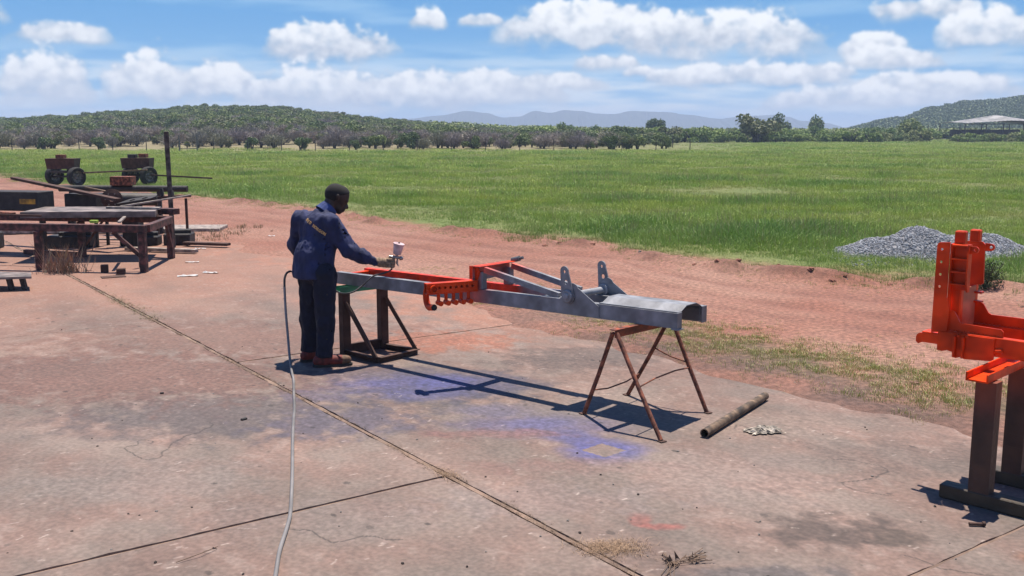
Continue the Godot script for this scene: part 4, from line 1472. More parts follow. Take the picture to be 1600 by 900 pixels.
	# the upright frame with its two braces
	for z in [-0.03, -0.39]:
		mb = MB.new()
		mb.box(Transform3D(Basis(), Vector3(-1.945, 0.191, z)), Vector3(0.075, 0.15, 0.06), 0.004)
		var zz: float = z
		mb.paint = func(p: Vector3) -> Color: return PRIMER.lerp(ORANGE, smoothstep(-1.925, -1.96, p.x) * (1.0 if zz > -0.2 else 0.5))
		put("post", mb.mesh(), M.paint, o)
		mb = MB.new()
		mb.bar(Vector3(-1.9, 0.285, z), Vector3(-1.10 - (0.05 if z < -0.2 else 0.0), 0.138, z), 0.036, 0.048, Vector3.UP, 0.004, 14)
		mb.paint = func(p: Vector3) -> Color: return PRIMER.lerp(ORANGE, 0.75 * smoothstep(-1.6, -1.88, p.x))
		put("brace", mb.mesh(), M.primer, o)
	mb = MB.new()
	mb.plate(Transform3D(Basis(Vector3(0, 0, -1), Vector3.UP, Vector3.RIGHT), Vector3(-1.988, 0, 0)), PackedVector2Array([Vector2(-0.035, 0.18), Vector2(0.45, 0.20), Vector2(0.45, 0.318), Vector2(-0.035, 0.318)]), 0.01)
	mb.box(Transform3D(Basis(), Vector3(-1.945, 0.3145, -0.207)), Vector3(0.075, 0.008, 0.485), 0.002)
	mb.paint = func(p: Vector3) -> Color: return ORANGE if p.x < -1.984 or p.y > 0.3165 else PRIMER
	put("cross_head", mb.mesh(), M.paint, o)
	mb = MB.new()
	mb.plate(flat(0.004), PackedVector2Array([Vector2(-2.05, 0.20), Vector2(-1.96, 0.19), Vector2(-1.93, 0.27), Vector2(-1.955, 0.312), Vector2(-2.05, 0.312)]), 0.012)
	mb.color = ORANGE
	mb.paint = func(_p: Vector3) -> Color: return ORANGE
	put("corner_plate", mb.mesh(), M.paint, o)
	mb = MB.new()
	mb.color = PRIMER * 0.5
	disc(mb, Vector3(-1.93, 0.33, -0.46), Vector3(1, 0.25, -0.2), [Vector2(0, -0.03), Vector2(0.024, -0.03), Vector2(0.024, 0.05), Vector2(0.014, 0.05), Vector2(0.014, 0.085), Vector2(0, 0.085)], 10)
	put("bolt", mb.mesh(), M.primer, o)
	# the drilled outrigger arm and its row of bent pipe hooks
	var tip := Vector3(-2.165, 0.150, 0.43)
	var root := Vector3(-1.965, 0.150, 0.012)
	var along := (root - tip).normalized()
	var face := along.cross(Vector3.UP).normalized()       # towards +x
	if face.x < 0: face = -face
	mb = MB.new()
	mb.color = ORANGE
	mb.bar(tip + Vector3(0, 0.044, 0) , root + Vector3(0, 0.044, 0), 0.07, 0.008, Vector3.UP, 0.002)
	mb.bar(tip - Vector3(0, 0.044, 0), root - Vector3(0, 0.044, 0), 0.07, 0.008, Vector3.UP, 0.002)
	var web := PackedVector2Array([Vector2(0, -0.040), Vector2(0.46, -0.040), Vector2(0.46, 0.040), Vector2(0, 0.040)])
	var drilled := []
	for i in 7: drilled.append([0.115 + 0.05 * i, 0.004, 0.012])
	mb.plate(Transform3D(Basis(along, Vector3.UP, along.cross(Vector3.UP)), tip + face * 0.028), web, 0.008, drilled, Vector2(0, 0.004), Vector2(0.46, 0.004))
	mb.plate(Transform3D(Basis(along, Vector3.UP, along.cross(Vector3.UP)), tip - face * 0.030), web, 0.006)
	var arm := put("outrigger_arm", mb.mesh(), M.paint, o)
	mb = MB.new()
	mb.color = ORANGE
	mb.pipe(tip + along * 0.06 + face * 0.0325 + Vector3(0, 0.0, 0), tip + along * 0.06 + face * 0.06, 0.034, 0.024)
	put("pipe_socket", mb.mesh(), M.paint, arm)
	mb = MB.new()
	mb.color = ORANGE
	var hook := []
	for i in 10:
		var a := lerpf(PI * 0.62, PI * 1.62, i / 9.0)
		hook.append(tip + along * 0.03 + Vector3(0.005, -0.075, 0) + face * (cos(a) * 0.085) + Vector3(0, sin(a) * 0.085, 0))
	hook.append(hook[-1] + face * 0.085 + Vector3(0, 0.012, 0))
	mb.tube(hook, 0.027, 14, false)
	put("bent_pipe", mb.mesh(), M.paint, arm)
	mb = MB.new()
	mb.tube([hook[-1] - face * 0.02, hook[-1] - face * 0.004], 0.0265, 12)
	put("pipe_bore", mb.mesh(), M.dark, arm)
	for i in 5:
		mb = MB.new()
		mb.color = ORANGE
		var p := tip + along * (0.115 + 0.068 * i)
		mb.tube([p + Vector3(0, -0.048, 0), p + Vector3(0, -0.115, 0)], 0.015, 8, false)
		mb.tube([p + face * -0.02 + Vector3(0, -0.125, 0), p + face * 0.065 + Vector3(0, -0.125, 0)], 0.022, 12)
		put("hook", mb.mesh(), M.paint, arm)


func build_stand() -> void:
	var o := base("boom_stand", "rusty angle iron stand with a green top rail under the boom's left end", "stand", Vector3(-1.3, 0, -9.45))
	var at := func(x: float, y: float, z: float) -> Vector3: return Vector3(x + 1.3, y, z + 9.45)
	var p1: Vector3 = at.call(-1.626, 0, -9.476)
	var p2: Vector3 = at.call(-1.294, 0, -9.756)
	var q1: Vector3 = at.call(-1.262, 0, -9.09)
	var q2: Vector3 = at.call(-0.925, 0, -9.484)
	var side := (p2 - p1).normalized()
	for p in [p1, p2]:
		var mb := MB.new()
		mb.bar(p, p + Vector3.UP * 0.612, 0.085, 0.085, side)
		put("upright", mb.mesh(), M.rust, o)
	var up := Vector3.UP
	for s in [[p1 + side * 0.044, p2 - side * 0.044, 0.1, 0.02], [p1 + (q1 - p1).normalized() * 0.045, q1, 0.055, 0.02], [p2 + (q2 - p2).normalized() * 0.045, q2, 0.055, 0.02], [q1, q2, 0.055, 0.02]]:
		var mb := MB.new()
		var a: Vector3 = s[0]
		var b: Vector3 = s[1]
		mb.bar(a + up * s[2] * 0.5, b + up * s[2] * 0.5, 0.012, s[2], up, 0.002)
		var inn := (b - a).normalized().cross(up) * 0.024
		mb.bar(a + inn + up * (s[2] - 0.004) , b + inn + up * (s[2] - 0.004), 0.036, 0.008, up, 0.002)
		put("base_rail", mb.mesh(), M.rust, o)
	for s in [[p1, q1, 0.50], [p2, q2, 0.52]]:
		var mb := MB.new()
		var d: Vector3 = (s[1] - s[0]).normalized()
		var a: Vector3 = s[0] + up * s[2] + d * 0.045
		var b: Vector3 = s[1] + up * 0.03 - d * 0.012
		var sd := d.cross(up).normalized()
		var nrm := (b - a).normalized().cross(sd).normalized()
		mb.bar(a, b, 0.055, 0.008, nrm, 0.002)
		mb.bar(a - nrm * 0.024 + sd * 0.0235, b - nrm * 0.024 + sd * 0.0235, 0.008, 0.04, nrm, 0.002)
		put("brace", mb.mesh(), M.rust, o)
	var gb := MB.new()
	var prof := PackedVector2Array([Vector2(-0.05, 0), Vector2(0.05, 0), Vector2(0.05, 0.06), Vector2(0.042, 0.06), Vector2(0.042, 0.008), Vector2(-0.042, 0.008), Vector2(-0.042, 0.06), Vector2(-0.05, 0.06)])
	gb.sweep(prof, p1 - side * 0.07 + up * 0.613, p2 + side * 0.1 + up * 0.613)
	put("top_rail", gb.mesh(), M.green, o)


func build_trestle() -> void:
	var c := Vector3(1.0, 0, -7.4)
	var o := base("trestle", "rusty orange steel trestle with splayed tube legs under the boom's right end", "trestle", c)
	var an := Vector3(0.758, 0.683, -7.162) - c
	var af := Vector3(1.245, 0.683, -7.66) - c
	var mb := MB.new()
	var d := (af - an).normalized()
	mb.sweep(PackedVector2Array([Vector2(-0.028, 0.022), Vector2(0.028, 0.022), Vector2(0.028, 0.028), Vector2(-0.028, 0.028)]), an - d * 0.03, af + d * 0.03)
	mb.sweep(PackedVector2Array([Vector2(0.022, -0.03), Vector2(0.028, -0.03), Vector2(0.028, 0.0215), Vector2(0.022, 0.0215)]), an - d * 0.03, af + d * 0.03)
	put("top_bar", mb.mesh(), M.dull_orange, o)
	var feet := [Vector3(0.555, 0.006, -7.39) - c, Vector3(1.045, 0.006, -6.71) - c, Vector3(0.955, 0.006, -7.945) - c, Vector3(1.505, 0.006, -7.425) - c]
	for i in 4:
		var top: Vector3 = an if i < 2 else af
		var f: Vector3 = feet[i]
		mb = MB.new()
		var out := Vector3(f.x - top.x, 0, f.z - top.z).normalized()
		mb.color = Color(0.2, 0.065, 0.035)
		mb.tube([top + out * 0.02, top.lerp(f, 0.5) + out * 0.004, f], [0.0175, 0.0165, 0.0165], 10)
		var leg := put("leg", mb.mesh(), M.rust_red, o)
		mb = MB.new()
		mb.box(Transform3D(Basis(Vector3.UP, 0.6), f + out * 0.012 - Vector3(0, 0.0015, 0)), Vector3(0.055, 0.007, 0.045), 0.002)
		put("foot", mb.mesh(), M.rust, leg)
	var at := func(i: int, t: float) -> Vector3: return (an if i < 2 else af).lerp(feet[i], t)
	for s in [[0, 2, 0.70, 0.03], [1, 3, 0.52, -0.02]]:
		mb = MB.new()
		var a: Vector3 = at.call(s[0], s[2])
		var b: Vector3 = at.call(s[1], s[2])
		mb.tube([a, a.lerp(b, 0.3) - Vector3(0, s[3], 0), a.lerp(b, 0.7) - Vector3(0, s[3], 0), b], 0.006, 6)
		put("tie_rod", mb.mesh(), M.rust_red, o)
	mb = MB.new()
	var a3: Vector3 = at.call(2, 0.36)
	var b3: Vector3 = at.call(3, 0.46)
	mb.tube([a3, a3.lerp(b3, 0.5) - Vector3(0, 0.012, 0), b3], 0.006, 6)
	put("tie_rod", mb.mesh(), M.rust_red, o)


func build_red_frame() -> void:
	var x := Vector3(0.70, 0, 0.714).normalized()
	var b := Basis(x, Vector3.UP, x.cross(Vector3.UP))
	var o := base("hitch_frame", "upright bright orange red hitch frame with drilled side plates, freshly sprayed", "hitch frame", Vector3(2.66, 0, -5.94))
	o.basis = b
	var mb: MB
	for s in [[0.035, 1.0], [-0.335, 1.0]]:
		mb = MB.new()
		mb.box(Transform3D(Basis(), Vector3(0.85, 0.90, s[0])), Vector3(1.72, 0.115, 0.05), 0.004)
		put("side_rail", mb.mesh(), M.orange, o)
		mb = MB.new()
		for i in 70:                        # beads of the weld along the rail's top edge
			var p := Vector3(0.02 + 0.024 * i, 0.9595, s[0] + 0.008 + rng.randf_range(-0.002, 0.002))
			if s[0] > 0 and i > 12: break
			disc(mb, p, Vector3.UP, [Vector2(0.009, -0.004), Vector2(0.007, 0.005), Vector2(0, 0.008)], 6)
		tag(put("weld_bead", mb.mesh(), M.orange, o), "", "", "", "stuff")
	mb = MB.new()
	var near := PackedVector2Array([Vector2(-0.004, 0.9585), Vector2(0.335, 0.9585), Vector2(0.335, 0.992), Vector2(0.322, 1.006), Vector2(0.10, 1.012), Vector2(0.083, 1.02), Vector2(0.05, 1.076), Vector2(0.035, 1.084), Vector2(-0.004, 1.08)])
	mb.plate(flat(0.038), near, 0.01)
	put("rail_plate", mb.mesh(), M.orange, o)
	mb = MB.new()
	var farp := PackedVector2Array([Vector2(0.03, 0.9585), Vector2(1.7, 0.9585), Vector2(1.7, 1.022), Vector2(0.13, 1.022), Vector2(0.112, 1.032), Vector2(0.078, 1.086), Vector2(0.06, 1.092), Vector2(0.03, 1.088)])
	mb.plate(flat(-0.33), farp, 0.01)
	put("rail_plate", mb.mesh(), M.orange, o)
	for s in [[0.066, 1.0], [-0.366, -1.0]]:
		mb = MB.new()
		var clamp := PackedVector2Array([Vector2(-0.03, 0.95), Vector2(0.30, 0.95), Vector2(0.30, 0.826), Vector2(0.285, 0.816), Vector2(0.135, 0.803), Vector2(0.11, 0.812), Vector2(0.085, 0.802), Vector2(0.065, 0.806), Vector2(0.06, 0.836), Vector2(0.03, 0.842), Vector2(0.0, 0.832), Vector2(-0.03, 0.835)])
		mb.plate(flat(s[0]), clamp, 0.012)
		var cl := put("clamp_plate", mb.mesh(), M.orange, o)
		for a in [0.078, 0.128]:
			mb = MB.new()
			mb.box(Transform3D(Basis(), Vector3(a, 0.875, s[0] + 0.021 * s[1])), Vector3(0.014, 0.13, 0.028), 0.004)
			put("rib", mb.mesh(), M.orange, cl)
			mb = MB.new()
			mb.tube([Vector3(a + 0.014, 0.942, s[0] + 0.006 * s[1]), Vector3(a + 0.022, 0.942, s[0] + 0.028 * s[1])], 0.008, 8)
			put("stud", mb.mesh(), M.orange, cl)
		mb = MB.new()
		mb.box(Transform3D(Basis(Vector3(0, 0, 1), 0.12), Vector3(0.325, 0.88, s[0] - 0.004 * s[1])), Vector3(0.045, 0.03, 0.035), 0.008)
		put("end_lug", mb.mesh(), M.orange, cl)
	# the hooked foot that sticks out at the left
	mb = MB.new()
	for z in [0.058, -0.03]:
		var foot := PackedVector2Array([Vector2(0.0, 0.925), Vector2(-0.10, 0.925)])
		foot.append_array(ring(-0.135, 0.895, 0.03, 1.4, PI, 4))
		foot.append_array(PackedVector2Array([Vector2(-0.165, 0.868), Vector2(-0.15, 0.855), Vector2(-0.125, 0.868), Vector2(0.0, 0.872)]))
		mb.plate(flat(z), foot, 0.012)
	mb.box(Transform3D(Basis(), Vector3(-0.068, 0.9305, 0.014)), Vector3(0.125, 0.01, 0.10), 0.002)
	mb.box(Transform3D(Basis(), Vector3(-0.06, 0.868, 0.014)), Vector3(0.11, 0.006, 0.07), 0.002)
	put("hooked_foot", mb.mesh(), M.orange, o)
	# near column
	mb = MB.new()
	var wing := PackedVector2Array([Vector2(-0.078, 0.936), Vector2(-0.028, 0.944), Vector2(0.0, 1.10), Vector2(0.0, 1.494), Vector2(-0.06, 1.49), Vector2(-0.071, 1.482), Vector2(-0.075, 1.47)])
	mb.plate(flat(0.052), wing, 0.01, [[-0.046, 1.448, 0.0085], [-0.0462, 1.372, 0.0085], [-0.0464, 1.296, 0.0085], [-0.0466, 1.222, 0.0085]], Vector2(-0.046, 1.448), Vector2(-0.0466, 1.222))
	put("drilled_plate", mb.mesh(), M.orange, o)
	mb = MB.new()
	mb.box(Transform3D(Basis(), Vector3(0.05, 1.345, 0.0)), Vector3(0.11, 0.28, 0.012), 0.002)
	put("column_web", mb.mesh(), M.orange, o)
	mb = MB.new()
	var flange := PackedVector2Array([Vector2(0.0, 1.20), Vector2(0.03, 1.20), Vector2(0.05, 1.26), Vector2(0.052, 1.46), Vector2(0.045, 1.485), Vector2(0.0, 1.485)])
	mb.plate(Transform3D(Basis(Vector3(0, 0, 1), Vector3.UP, Vector3(-1, 0, 0)), Vector3(0.108, 0, 0.007)), flange, 0.01)
	put("column_flange", mb.mesh(), M.orange, o)
	mb = MB.new()
	mb.plate(Transform3D(Basis(Vector3(0, 0, 1), Vector3.UP, Vector3(-1, 0, 0)), Vector3(0.006, 0, 0.007)), PackedVector2Array([Vector2(0.0, 0.96), Vector2(0.04, 0.96), Vector2(0.04, 1.485), Vector2(0.0, 1.485)]), 0.009)
	mb.plate(Transform3D(Basis(Vector3(1, 0, 0), Vector3(0, 1, 0.0), Vector3(0, 0, 1)), Vector3(0, 0, 0.06)), PackedVector2Array([Vector2(-0.028, 0.93), Vector2(0.018, 0.955), Vector2(0.024, 1.08), Vector2(0.008, 1.16), Vector2(0.0, 1.16), Vector2(-0.012, 1.05)]), 0.006)
	put("curved_stiffener", mb.mesh(), M.orange, o)
	for y in [1.476, 1.396, 1.318, 1.242]:
		mb = MB.new()
		mb.box(Transform3D(Basis(), Vector3(0.057, y, 0.03)), Vector3(0.091, 0.011, 0.045), 0.002)
		put("rib", mb.mesh(), M.orange, o)
	mb = MB.new()
	mb.box(Transform3D(Basis(), Vector3(0.028, 1.265, -0.034)), Vector3(0.064, 0.59, 0.05), 0.008)
	put("prong", mb.mesh(), M.orange, o)
	mb = MB.new()
	var lug := ring(0.142, 1.458, 0.02, -PI * 0.5, PI * 0.5, 8)
	lug.append_array(PackedVector2Array([Vector2(0.113, 1.478), Vector2(0.113, 1.43)]))
	mb.plate(flat(0.035), lug, 0.01, [[0.142, 1.458, 0.008]], Vector2(0.1, 1.458), Vector2(0.2, 1.458))
	put("lug", mb.mesh(), M.orange, o)
	# far column
	mb = MB.new()
	var fp := PackedVector2Array([Vector2(-0.062, 1.21), Vector2(0.066, 1.205), Vector2(0.078, 1.216), Vector2(0.072, 1.458), Vector2(0.055, 1.474), Vector2(-0.055, 1.472), Vector2(-0.066, 1.458)])
	mb.plate(flat(-0.305), fp, 0.012)
	put("shield_plate", mb.mesh(), M.orange, o)
	mb = MB.new()
	var fl := ring(0.108, 1.443, 0.022, -PI * 0.55, PI * 0.55, 8)
	fl.append_array(PackedVector2Array([Vector2(0.0735, 1.468), Vector2(0.0745, 1.418)]))
	mb.plate(flat(-0.305), fl, 0.01, [[0.108, 1.443, 0.01]], Vector2(0.07, 1.443), Vector2(0.2, 1.443))
	put("lug", mb.mesh(), M.orange, o)
	mb = MB.new()
	mb.box(Transform3D(Basis(), Vector3(0.0, 1.24, -0.337)), Vector3(0.062, 0.61, 0.05), 0.008)
	put("prong", mb.mesh(), M.orange, o)
	for y in [1.158, 1.10]:
		mb = MB.new()
		mb.box(Transform3D(Basis(), Vector3(0.03, y, -0.30)), Vector3(0.10, 0.012, 0.045), 0.002)
		put("rib", mb.mesh(), M.orange, o)
	mb = MB.new()
	mb.box(Transform3D(Basis(), Vector3(0.03, 1.05, -0.185)), Vector3(0.012, 0.30, 0.24), 0.002)
	mb.color = Color(0.72, 0.17, 0.085)
	mb.paint = func(p: Vector3) -> Color: return Color(0.82, 0.06, 0.01).lerp(Color(0.6, 0.2, 0.12), clampf(0.55 + 1.6 * n_soft.get_noise_2d(p.z * 70.0, p.y * 60.0), 0.0, 1.0))
	put("cross_plate", mb.mesh(), M.paint, o)
	mb = MB.new()
	mb.box(Transform3D(Basis(), Vector3(0.06, 0.89, -0.15)), Vector3(0.07, 0.09, 0.317), 0.004)
	put("cross_member", mb.mesh(), M.orange, o)
	mb = MB.new()
	mb.box(Transform3D(Basis(), Vector3(1.2, 0.89, -0.15)), Vector3(0.07, 0.09, 0.317), 0.004)
	put("cross_member", mb.mesh(), M.orange, o)
	# what it stands on
	var s := base("post_stand", "dark brown two post steel stand with orange overspray under the hitch frame", "stand", Vector3(2.66, 0, -5.94))
	s.basis = b
	for q in [[0.35, 0.25, 0.14], [0.36, -0.24, 0.09]]:
		mb = MB.new()
		mb.box(Transform3D(Basis(), Vector3(q[0] + 0.02, 0.042, q[1])), Vector3(0.48, 0.082, 0.1), 0.006)
		mb.color = Color(0.05, 0.035, 0.022)
		mb.paint = func(_p: Vector3) -> Color: return Color(0.055, 0.036, 0.022)
		put("foot_bar", mb.mesh(), M.post_paint, s)
		mb = MB.new()
		var z: float = q[1]
		for k in 8:
			mb.box(Transform3D(Basis(), Vector3(q[0], 0.083 + 0.0825 * (k + 0.5), z)), Vector3(0.115, 0.0825, 0.09), 0.0005)
		mb.paint = func(p: Vector3) -> Color: return Color(0.07, 0.028, 0.017).lerp(Color(0.25, 0.04, 0.014), smoothstep(0.45, 0.76, p.y) * 0.7)
		put("post", mb.mesh(), M.post_paint, s)
	mb = MB.new()
	mb.sweep(PackedVector2Array([Vector2(-0.062, 0), Vector2(0.062, 0), Vector2(0.062, 0.05), Vector2(0.052, 0.05), Vector2(0.052, 0.01), Vector2(-0.052, 0.01), Vector2(-0.052, 0.05), Vector2(-0.062, 0.05)]), Vector3(0.315, 0.7445, 0.345), Vector3(0.315, 0.7445, -0.42))
	put("top_channel", mb.mesh(), M.orange, s)


func build_loose_things() -> void:
	var mb := MB.new()
	var a := Vector3(1.365, 0.033, -6.79)
	var e := Vector3(2.05, 0.033, -7.80)
	var mid := (a + e) * 0.5
	mb.pipe(a - Vector3(mid.x, 0, mid.z), e - Vector3(mid.x, 0, mid.z), 0.033, 0.027, 18)
	alone("steel_pipe", mb, M.pipe, "short brown steel pipe lying on the concrete beside the trestle", "pipe", Vector3(mid.x, 0, mid.z))
	mb = MB.new()
	var pts := []
	var nx := 26
	var nz := 18
	for j in nz:
		for i in nx:
			var u := (i / float(nx - 1) - 0.5) * 2.0
			var w := (j / float(nz - 1) - 0.5) * 2.0
			var edge := 0.9 + 0.45 * n_soft.get_noise_2d(cos(atan2(w, u)) * 40.0, sin(atan2(w, u)) * 40.0)
			var r := minf(1.0, Vector2(u, w).length())
			var y := 0.03 * maxf(0.0, 1.0 - r * r) + 0.04 * absf(n_soft.get_noise_2d(u * 20.0, w * 20.0 + 9.0)) * (1.15 - r) + 0.006 * n_soft.get_noise_2d(u * 60.0, w * 60.0)
			pts.append(Vector3(u * 0.145 * edge, maxf(0.004, y), w * 0.085 * edge))
	for j in nz - 1:
		for i in nx - 1:
			var p: Vector3 = pts[j * nx + i]
			var k := n_soft.get_noise_2d(p.x * 150.0, p.z * 150.0)
			mb.color = Color(0.66, 0.58, 0.48) if k > -0.38 else Color(0.1, 0.085, 0.075)
			if k > 0.4: mb.color = Color(0.3, 0.25, 0.2)
			mb.quad(p, pts[j * nx + i + 1], pts[(j + 1) * nx + i + 1], pts[(j + 1) * nx + i])
	alone("crumpled_rag", mb, M.rag, "crumpled cream and black paint rag on the concrete right of the steel pipe", "rag", Vector3(1.82, 0.006, -6.93), 0.2)
	mb = MB.new()
	mb.tube([Vector3(-0.04, 0.012, 0), Vector3(0.03, 0.012, 0.006)], 0.01, 8)
	mb.tube([Vector3(0.03, 0.014, 0.006), Vector3(0.046, 0.014, 0.007)], 0.014, 6)
	alone("loose_bolt", mb, M.rust, "rusty bolt lying on the concrete before the two post stand", "bolt", Vector3(2.56, 0, -5.2))
	for q in [[-2.02, -7.23, 0.05, 0.9], [-2.9, -7.98, 0.03, 0.1]]:
		mb = MB.new()
		mb.box(Transform3D(Basis(), Vector3(0, 0.008, 0)), Vector3(q[2], 0.016, q[2] * 0.5), 0.004)
		alone("metal_chip", mb, M.black_steel, "dark metal chip lying on the concrete left of the air hose", "chip", Vector3(q[0], 0, q[1]), q[3], "dark metal chips on the concrete")
	# dead weed sprigs by the joint in the foreground
	for q in [[0.86, -4.72, 0.3, "right of the straw clump"], [0.78, -4.62, 1.2, "nearest the picture's bottom edge"], [-1.64, -4.75, 0.6, "left of the air hose"]]:
		mb = MB.new()
		mb.color = Color(0.13, 0.085, 0.055)
		var n := 5 if q[0] > 0 else 1
		for i in n:
			var t := Vector3(0.12 + rng.randf() * 0.08, 0.012, rng.randfn() * 0.06)
			mb.tube([Vector3(-0.06, 0.006, rng.randfn() * 0.02), t * 0.4 + Vector3(0, 0.012, 0.01), t], 0.0022, 5)
			for k in (9 if n > 1 else 2):
				var p := t * rng.randf_range(0.3, 1.0)
				mb.tri(p, p + Vector3(rng.randfn(), absf(rng.randfn()), rng.randfn()) * 0.014, p + Vector3(rng.randfn(), 0.3, rng.randfn()) * 0.014)
		alone("dry_sprig", mb, M.straw, "dry brown weed sprig on the concrete, %s" % q[3], "twig", Vector3(q[0], 0, q[1]), q[2], "dry sprigs in the foreground")
	var clay := mat(lin(0.36, 0.15, 0.1), 0.97, 0.0, T.grime, 5.0)
	for q in [[0.62, -18.6, 0.14], [0.9, -18.75, 0.1], [1.5, -18.4, 0.12], [3.2, -15.35, 0.12], [3.5, -15.2, 0.1], [4.35, -14.3, 0.12], [5.3, -13.75, 0.1], [1.05, -12.5, 0.045], [4.55, -13.95, 0.10], [4.75, -14.0, 0.07], [4.95, -13.8, 0.09], [2.9, -15.65, 0.07], [3.05, -15.55, 0.06], [4.0, -14.75, 0.06]]:
		var st := put("earth_clod", stone_mesh(int(q[0] * 7.0) + 3), clay)
		st.position = Vector3(q[0], ground_height(q[0], q[1]), q[1])
		st.rotation.y = q[1] * 5.0
		st.scale = Vector3(q[2] * 0.6, q[2] * 0.28, q[2] * 0.45)
		tag(st, "lump of red earth at the edge between the track and the field", "earth clod", "red earth lumps along the grass edge")


# ---------------------------------------------------------------- the scrap yard at the left

func wheel(parent: Node3D, at: Vector3, axis: Vector3, r: float, wide: float) -> void:
	var mb := MB.new()
	var w := wide * 0.5
	disc(mb, at, axis, [Vector2(r * 0.62, -w * 0.8), Vector2(r * 0.9, -w), Vector2(r * 0.98, -w * 0.7), Vector2(r, -w * 0.3), Vector2(r, w * 0.3), Vector2(r * 0.98, w * 0.7), Vector2(r * 0.9, w), Vector2(r * 0.62, w * 0.8)], 24)
	var o := Node3D.new()
	o.name = "wheel"
	parent.add_child(o, true)
	put("tyre", mb.mesh(), M.rubber, o)
	mb = MB.new()
	disc(mb, at, axis, [Vector2(0, -w * 0.3), Vector2(r * 0.2, -w * 0.5), Vector2(r * 0.3, -w * 0.2), Vector2(r * 0.58, -w * 0.3), Vector2(r * 0.63, -w * 0.8), Vector2(r * 0.63, w * 0.8), Vector2(r * 0.58, w * 0.3), Vector2(r * 0.3, w * 0.2), Vector2(r * 0.2, w * 0.5), Vector2(0, w * 0.3)], 20)
	put("rim", mb.mesh(), M.rim, o)


func planter_cart(called: String, label: String, at: Vector3, blue: bool) -> void:
	var o := base(called, label, "cart", at)
	var ax := Vector3(0.845, 0, 0.53).normalized()
	var fw := Vector3(ax.z, 0, -ax.x)
	var half := 0.78 if not blue else 0.62
	wheel(o, -ax * half + Vector3(0, 0.37, 0) + fw * 0.12, ax, 0.37, 0.24)
	wheel(o, ax * half + Vector3(0, 0.37, 0), ax, 0.37, 0.24)
	var mb := MB.new()
	mb.tube([-ax * half + Vector3(0, 0.37, 0), ax * half + Vector3(0, 0.37, 0)], 0.04, 8)
	mb.bar(-ax * 0.5 + Vector3(0, 0.55, 0), ax * 0.5 + Vector3(0, 0.55, 0), 0.5, 0.08)
	for s in [-0.35, 0.35]: mb.bar(ax * s + Vector3(0, 0.38, 0), ax * (s * 0.8) + Vector3(0, 0.7, 0), 0.06, 0.08, fw)
	put("chassis", mb.mesh(), M.black_steel, o)
	mb = MB.new()
	var b := Basis(Vector3.RIGHT, Vector3.UP, Vector3.BACK)
	var top := 0.56
	var bot := 0.53
	var c := []
	for y in [0.66, 1.06]:
		var hw := bot if y < 0.7 else top
		var hd := 0.24 if y < 0.7 else 0.3
		for f in [[-1, -1], [1, -1], [1, 1], [-1, 1]]: c.append(b * Vector3(hw * f[0], y, hd * f[1]))
	for i in 4:
		var j := (i + 1) % 4
		mb.quad(c[i], c[j], c[4 + j], c[4 + i])
	mb.quad(c[4], c[5], c[6], c[7])
	mb.quad(c[3], c[2], c[1], c[0])
	put("hopper", mb.mesh(), M.rust, o)
	for k in (2 if blue else 1):
		mb = MB.new()
		mb.box(Transform3D(b, Vector3(-0.18 + 0.42 * k if blue else -0.06, 1.13 + (0.02 if k == 1 else 0.0), 0)), Vector3(0.30, 0.15, 0.3), 0.01)
		put("seed_box", mb.mesh(), M.black_steel if k == 0 and blue else M.rust_red, o)
	mb = MB.new()
	if blue: mb.bar(ax * 0.5 + Vector3(0.0, 0.42, 0.0), Vector3(3.1, 0.30, 0.7), 0.05, 0.06)
	else: mb.bar(Vector3(0.9, 0.52, 0.3), Vector3(3.3, 0.62, 0.2), 0.12, 0.06)
	put("drawbar", mb.mesh(), M.rust if blue else M.wood, o)


func bar_thing(called: String, a: Vector3, b: Vector3, w: float, h: float, m: Material, label: String, category: String, bev := 0.004, group := "") -> void:
	var c := (a + b) * 0.5
	c.y = minf(a.y, b.y) - h * 0.5
	var mb := MB.new()
	mb.bar(a - c, b - c, w, h, Vector3.UP, bev)
	alone(called, mb, m, label, category, c, 0.0, group)


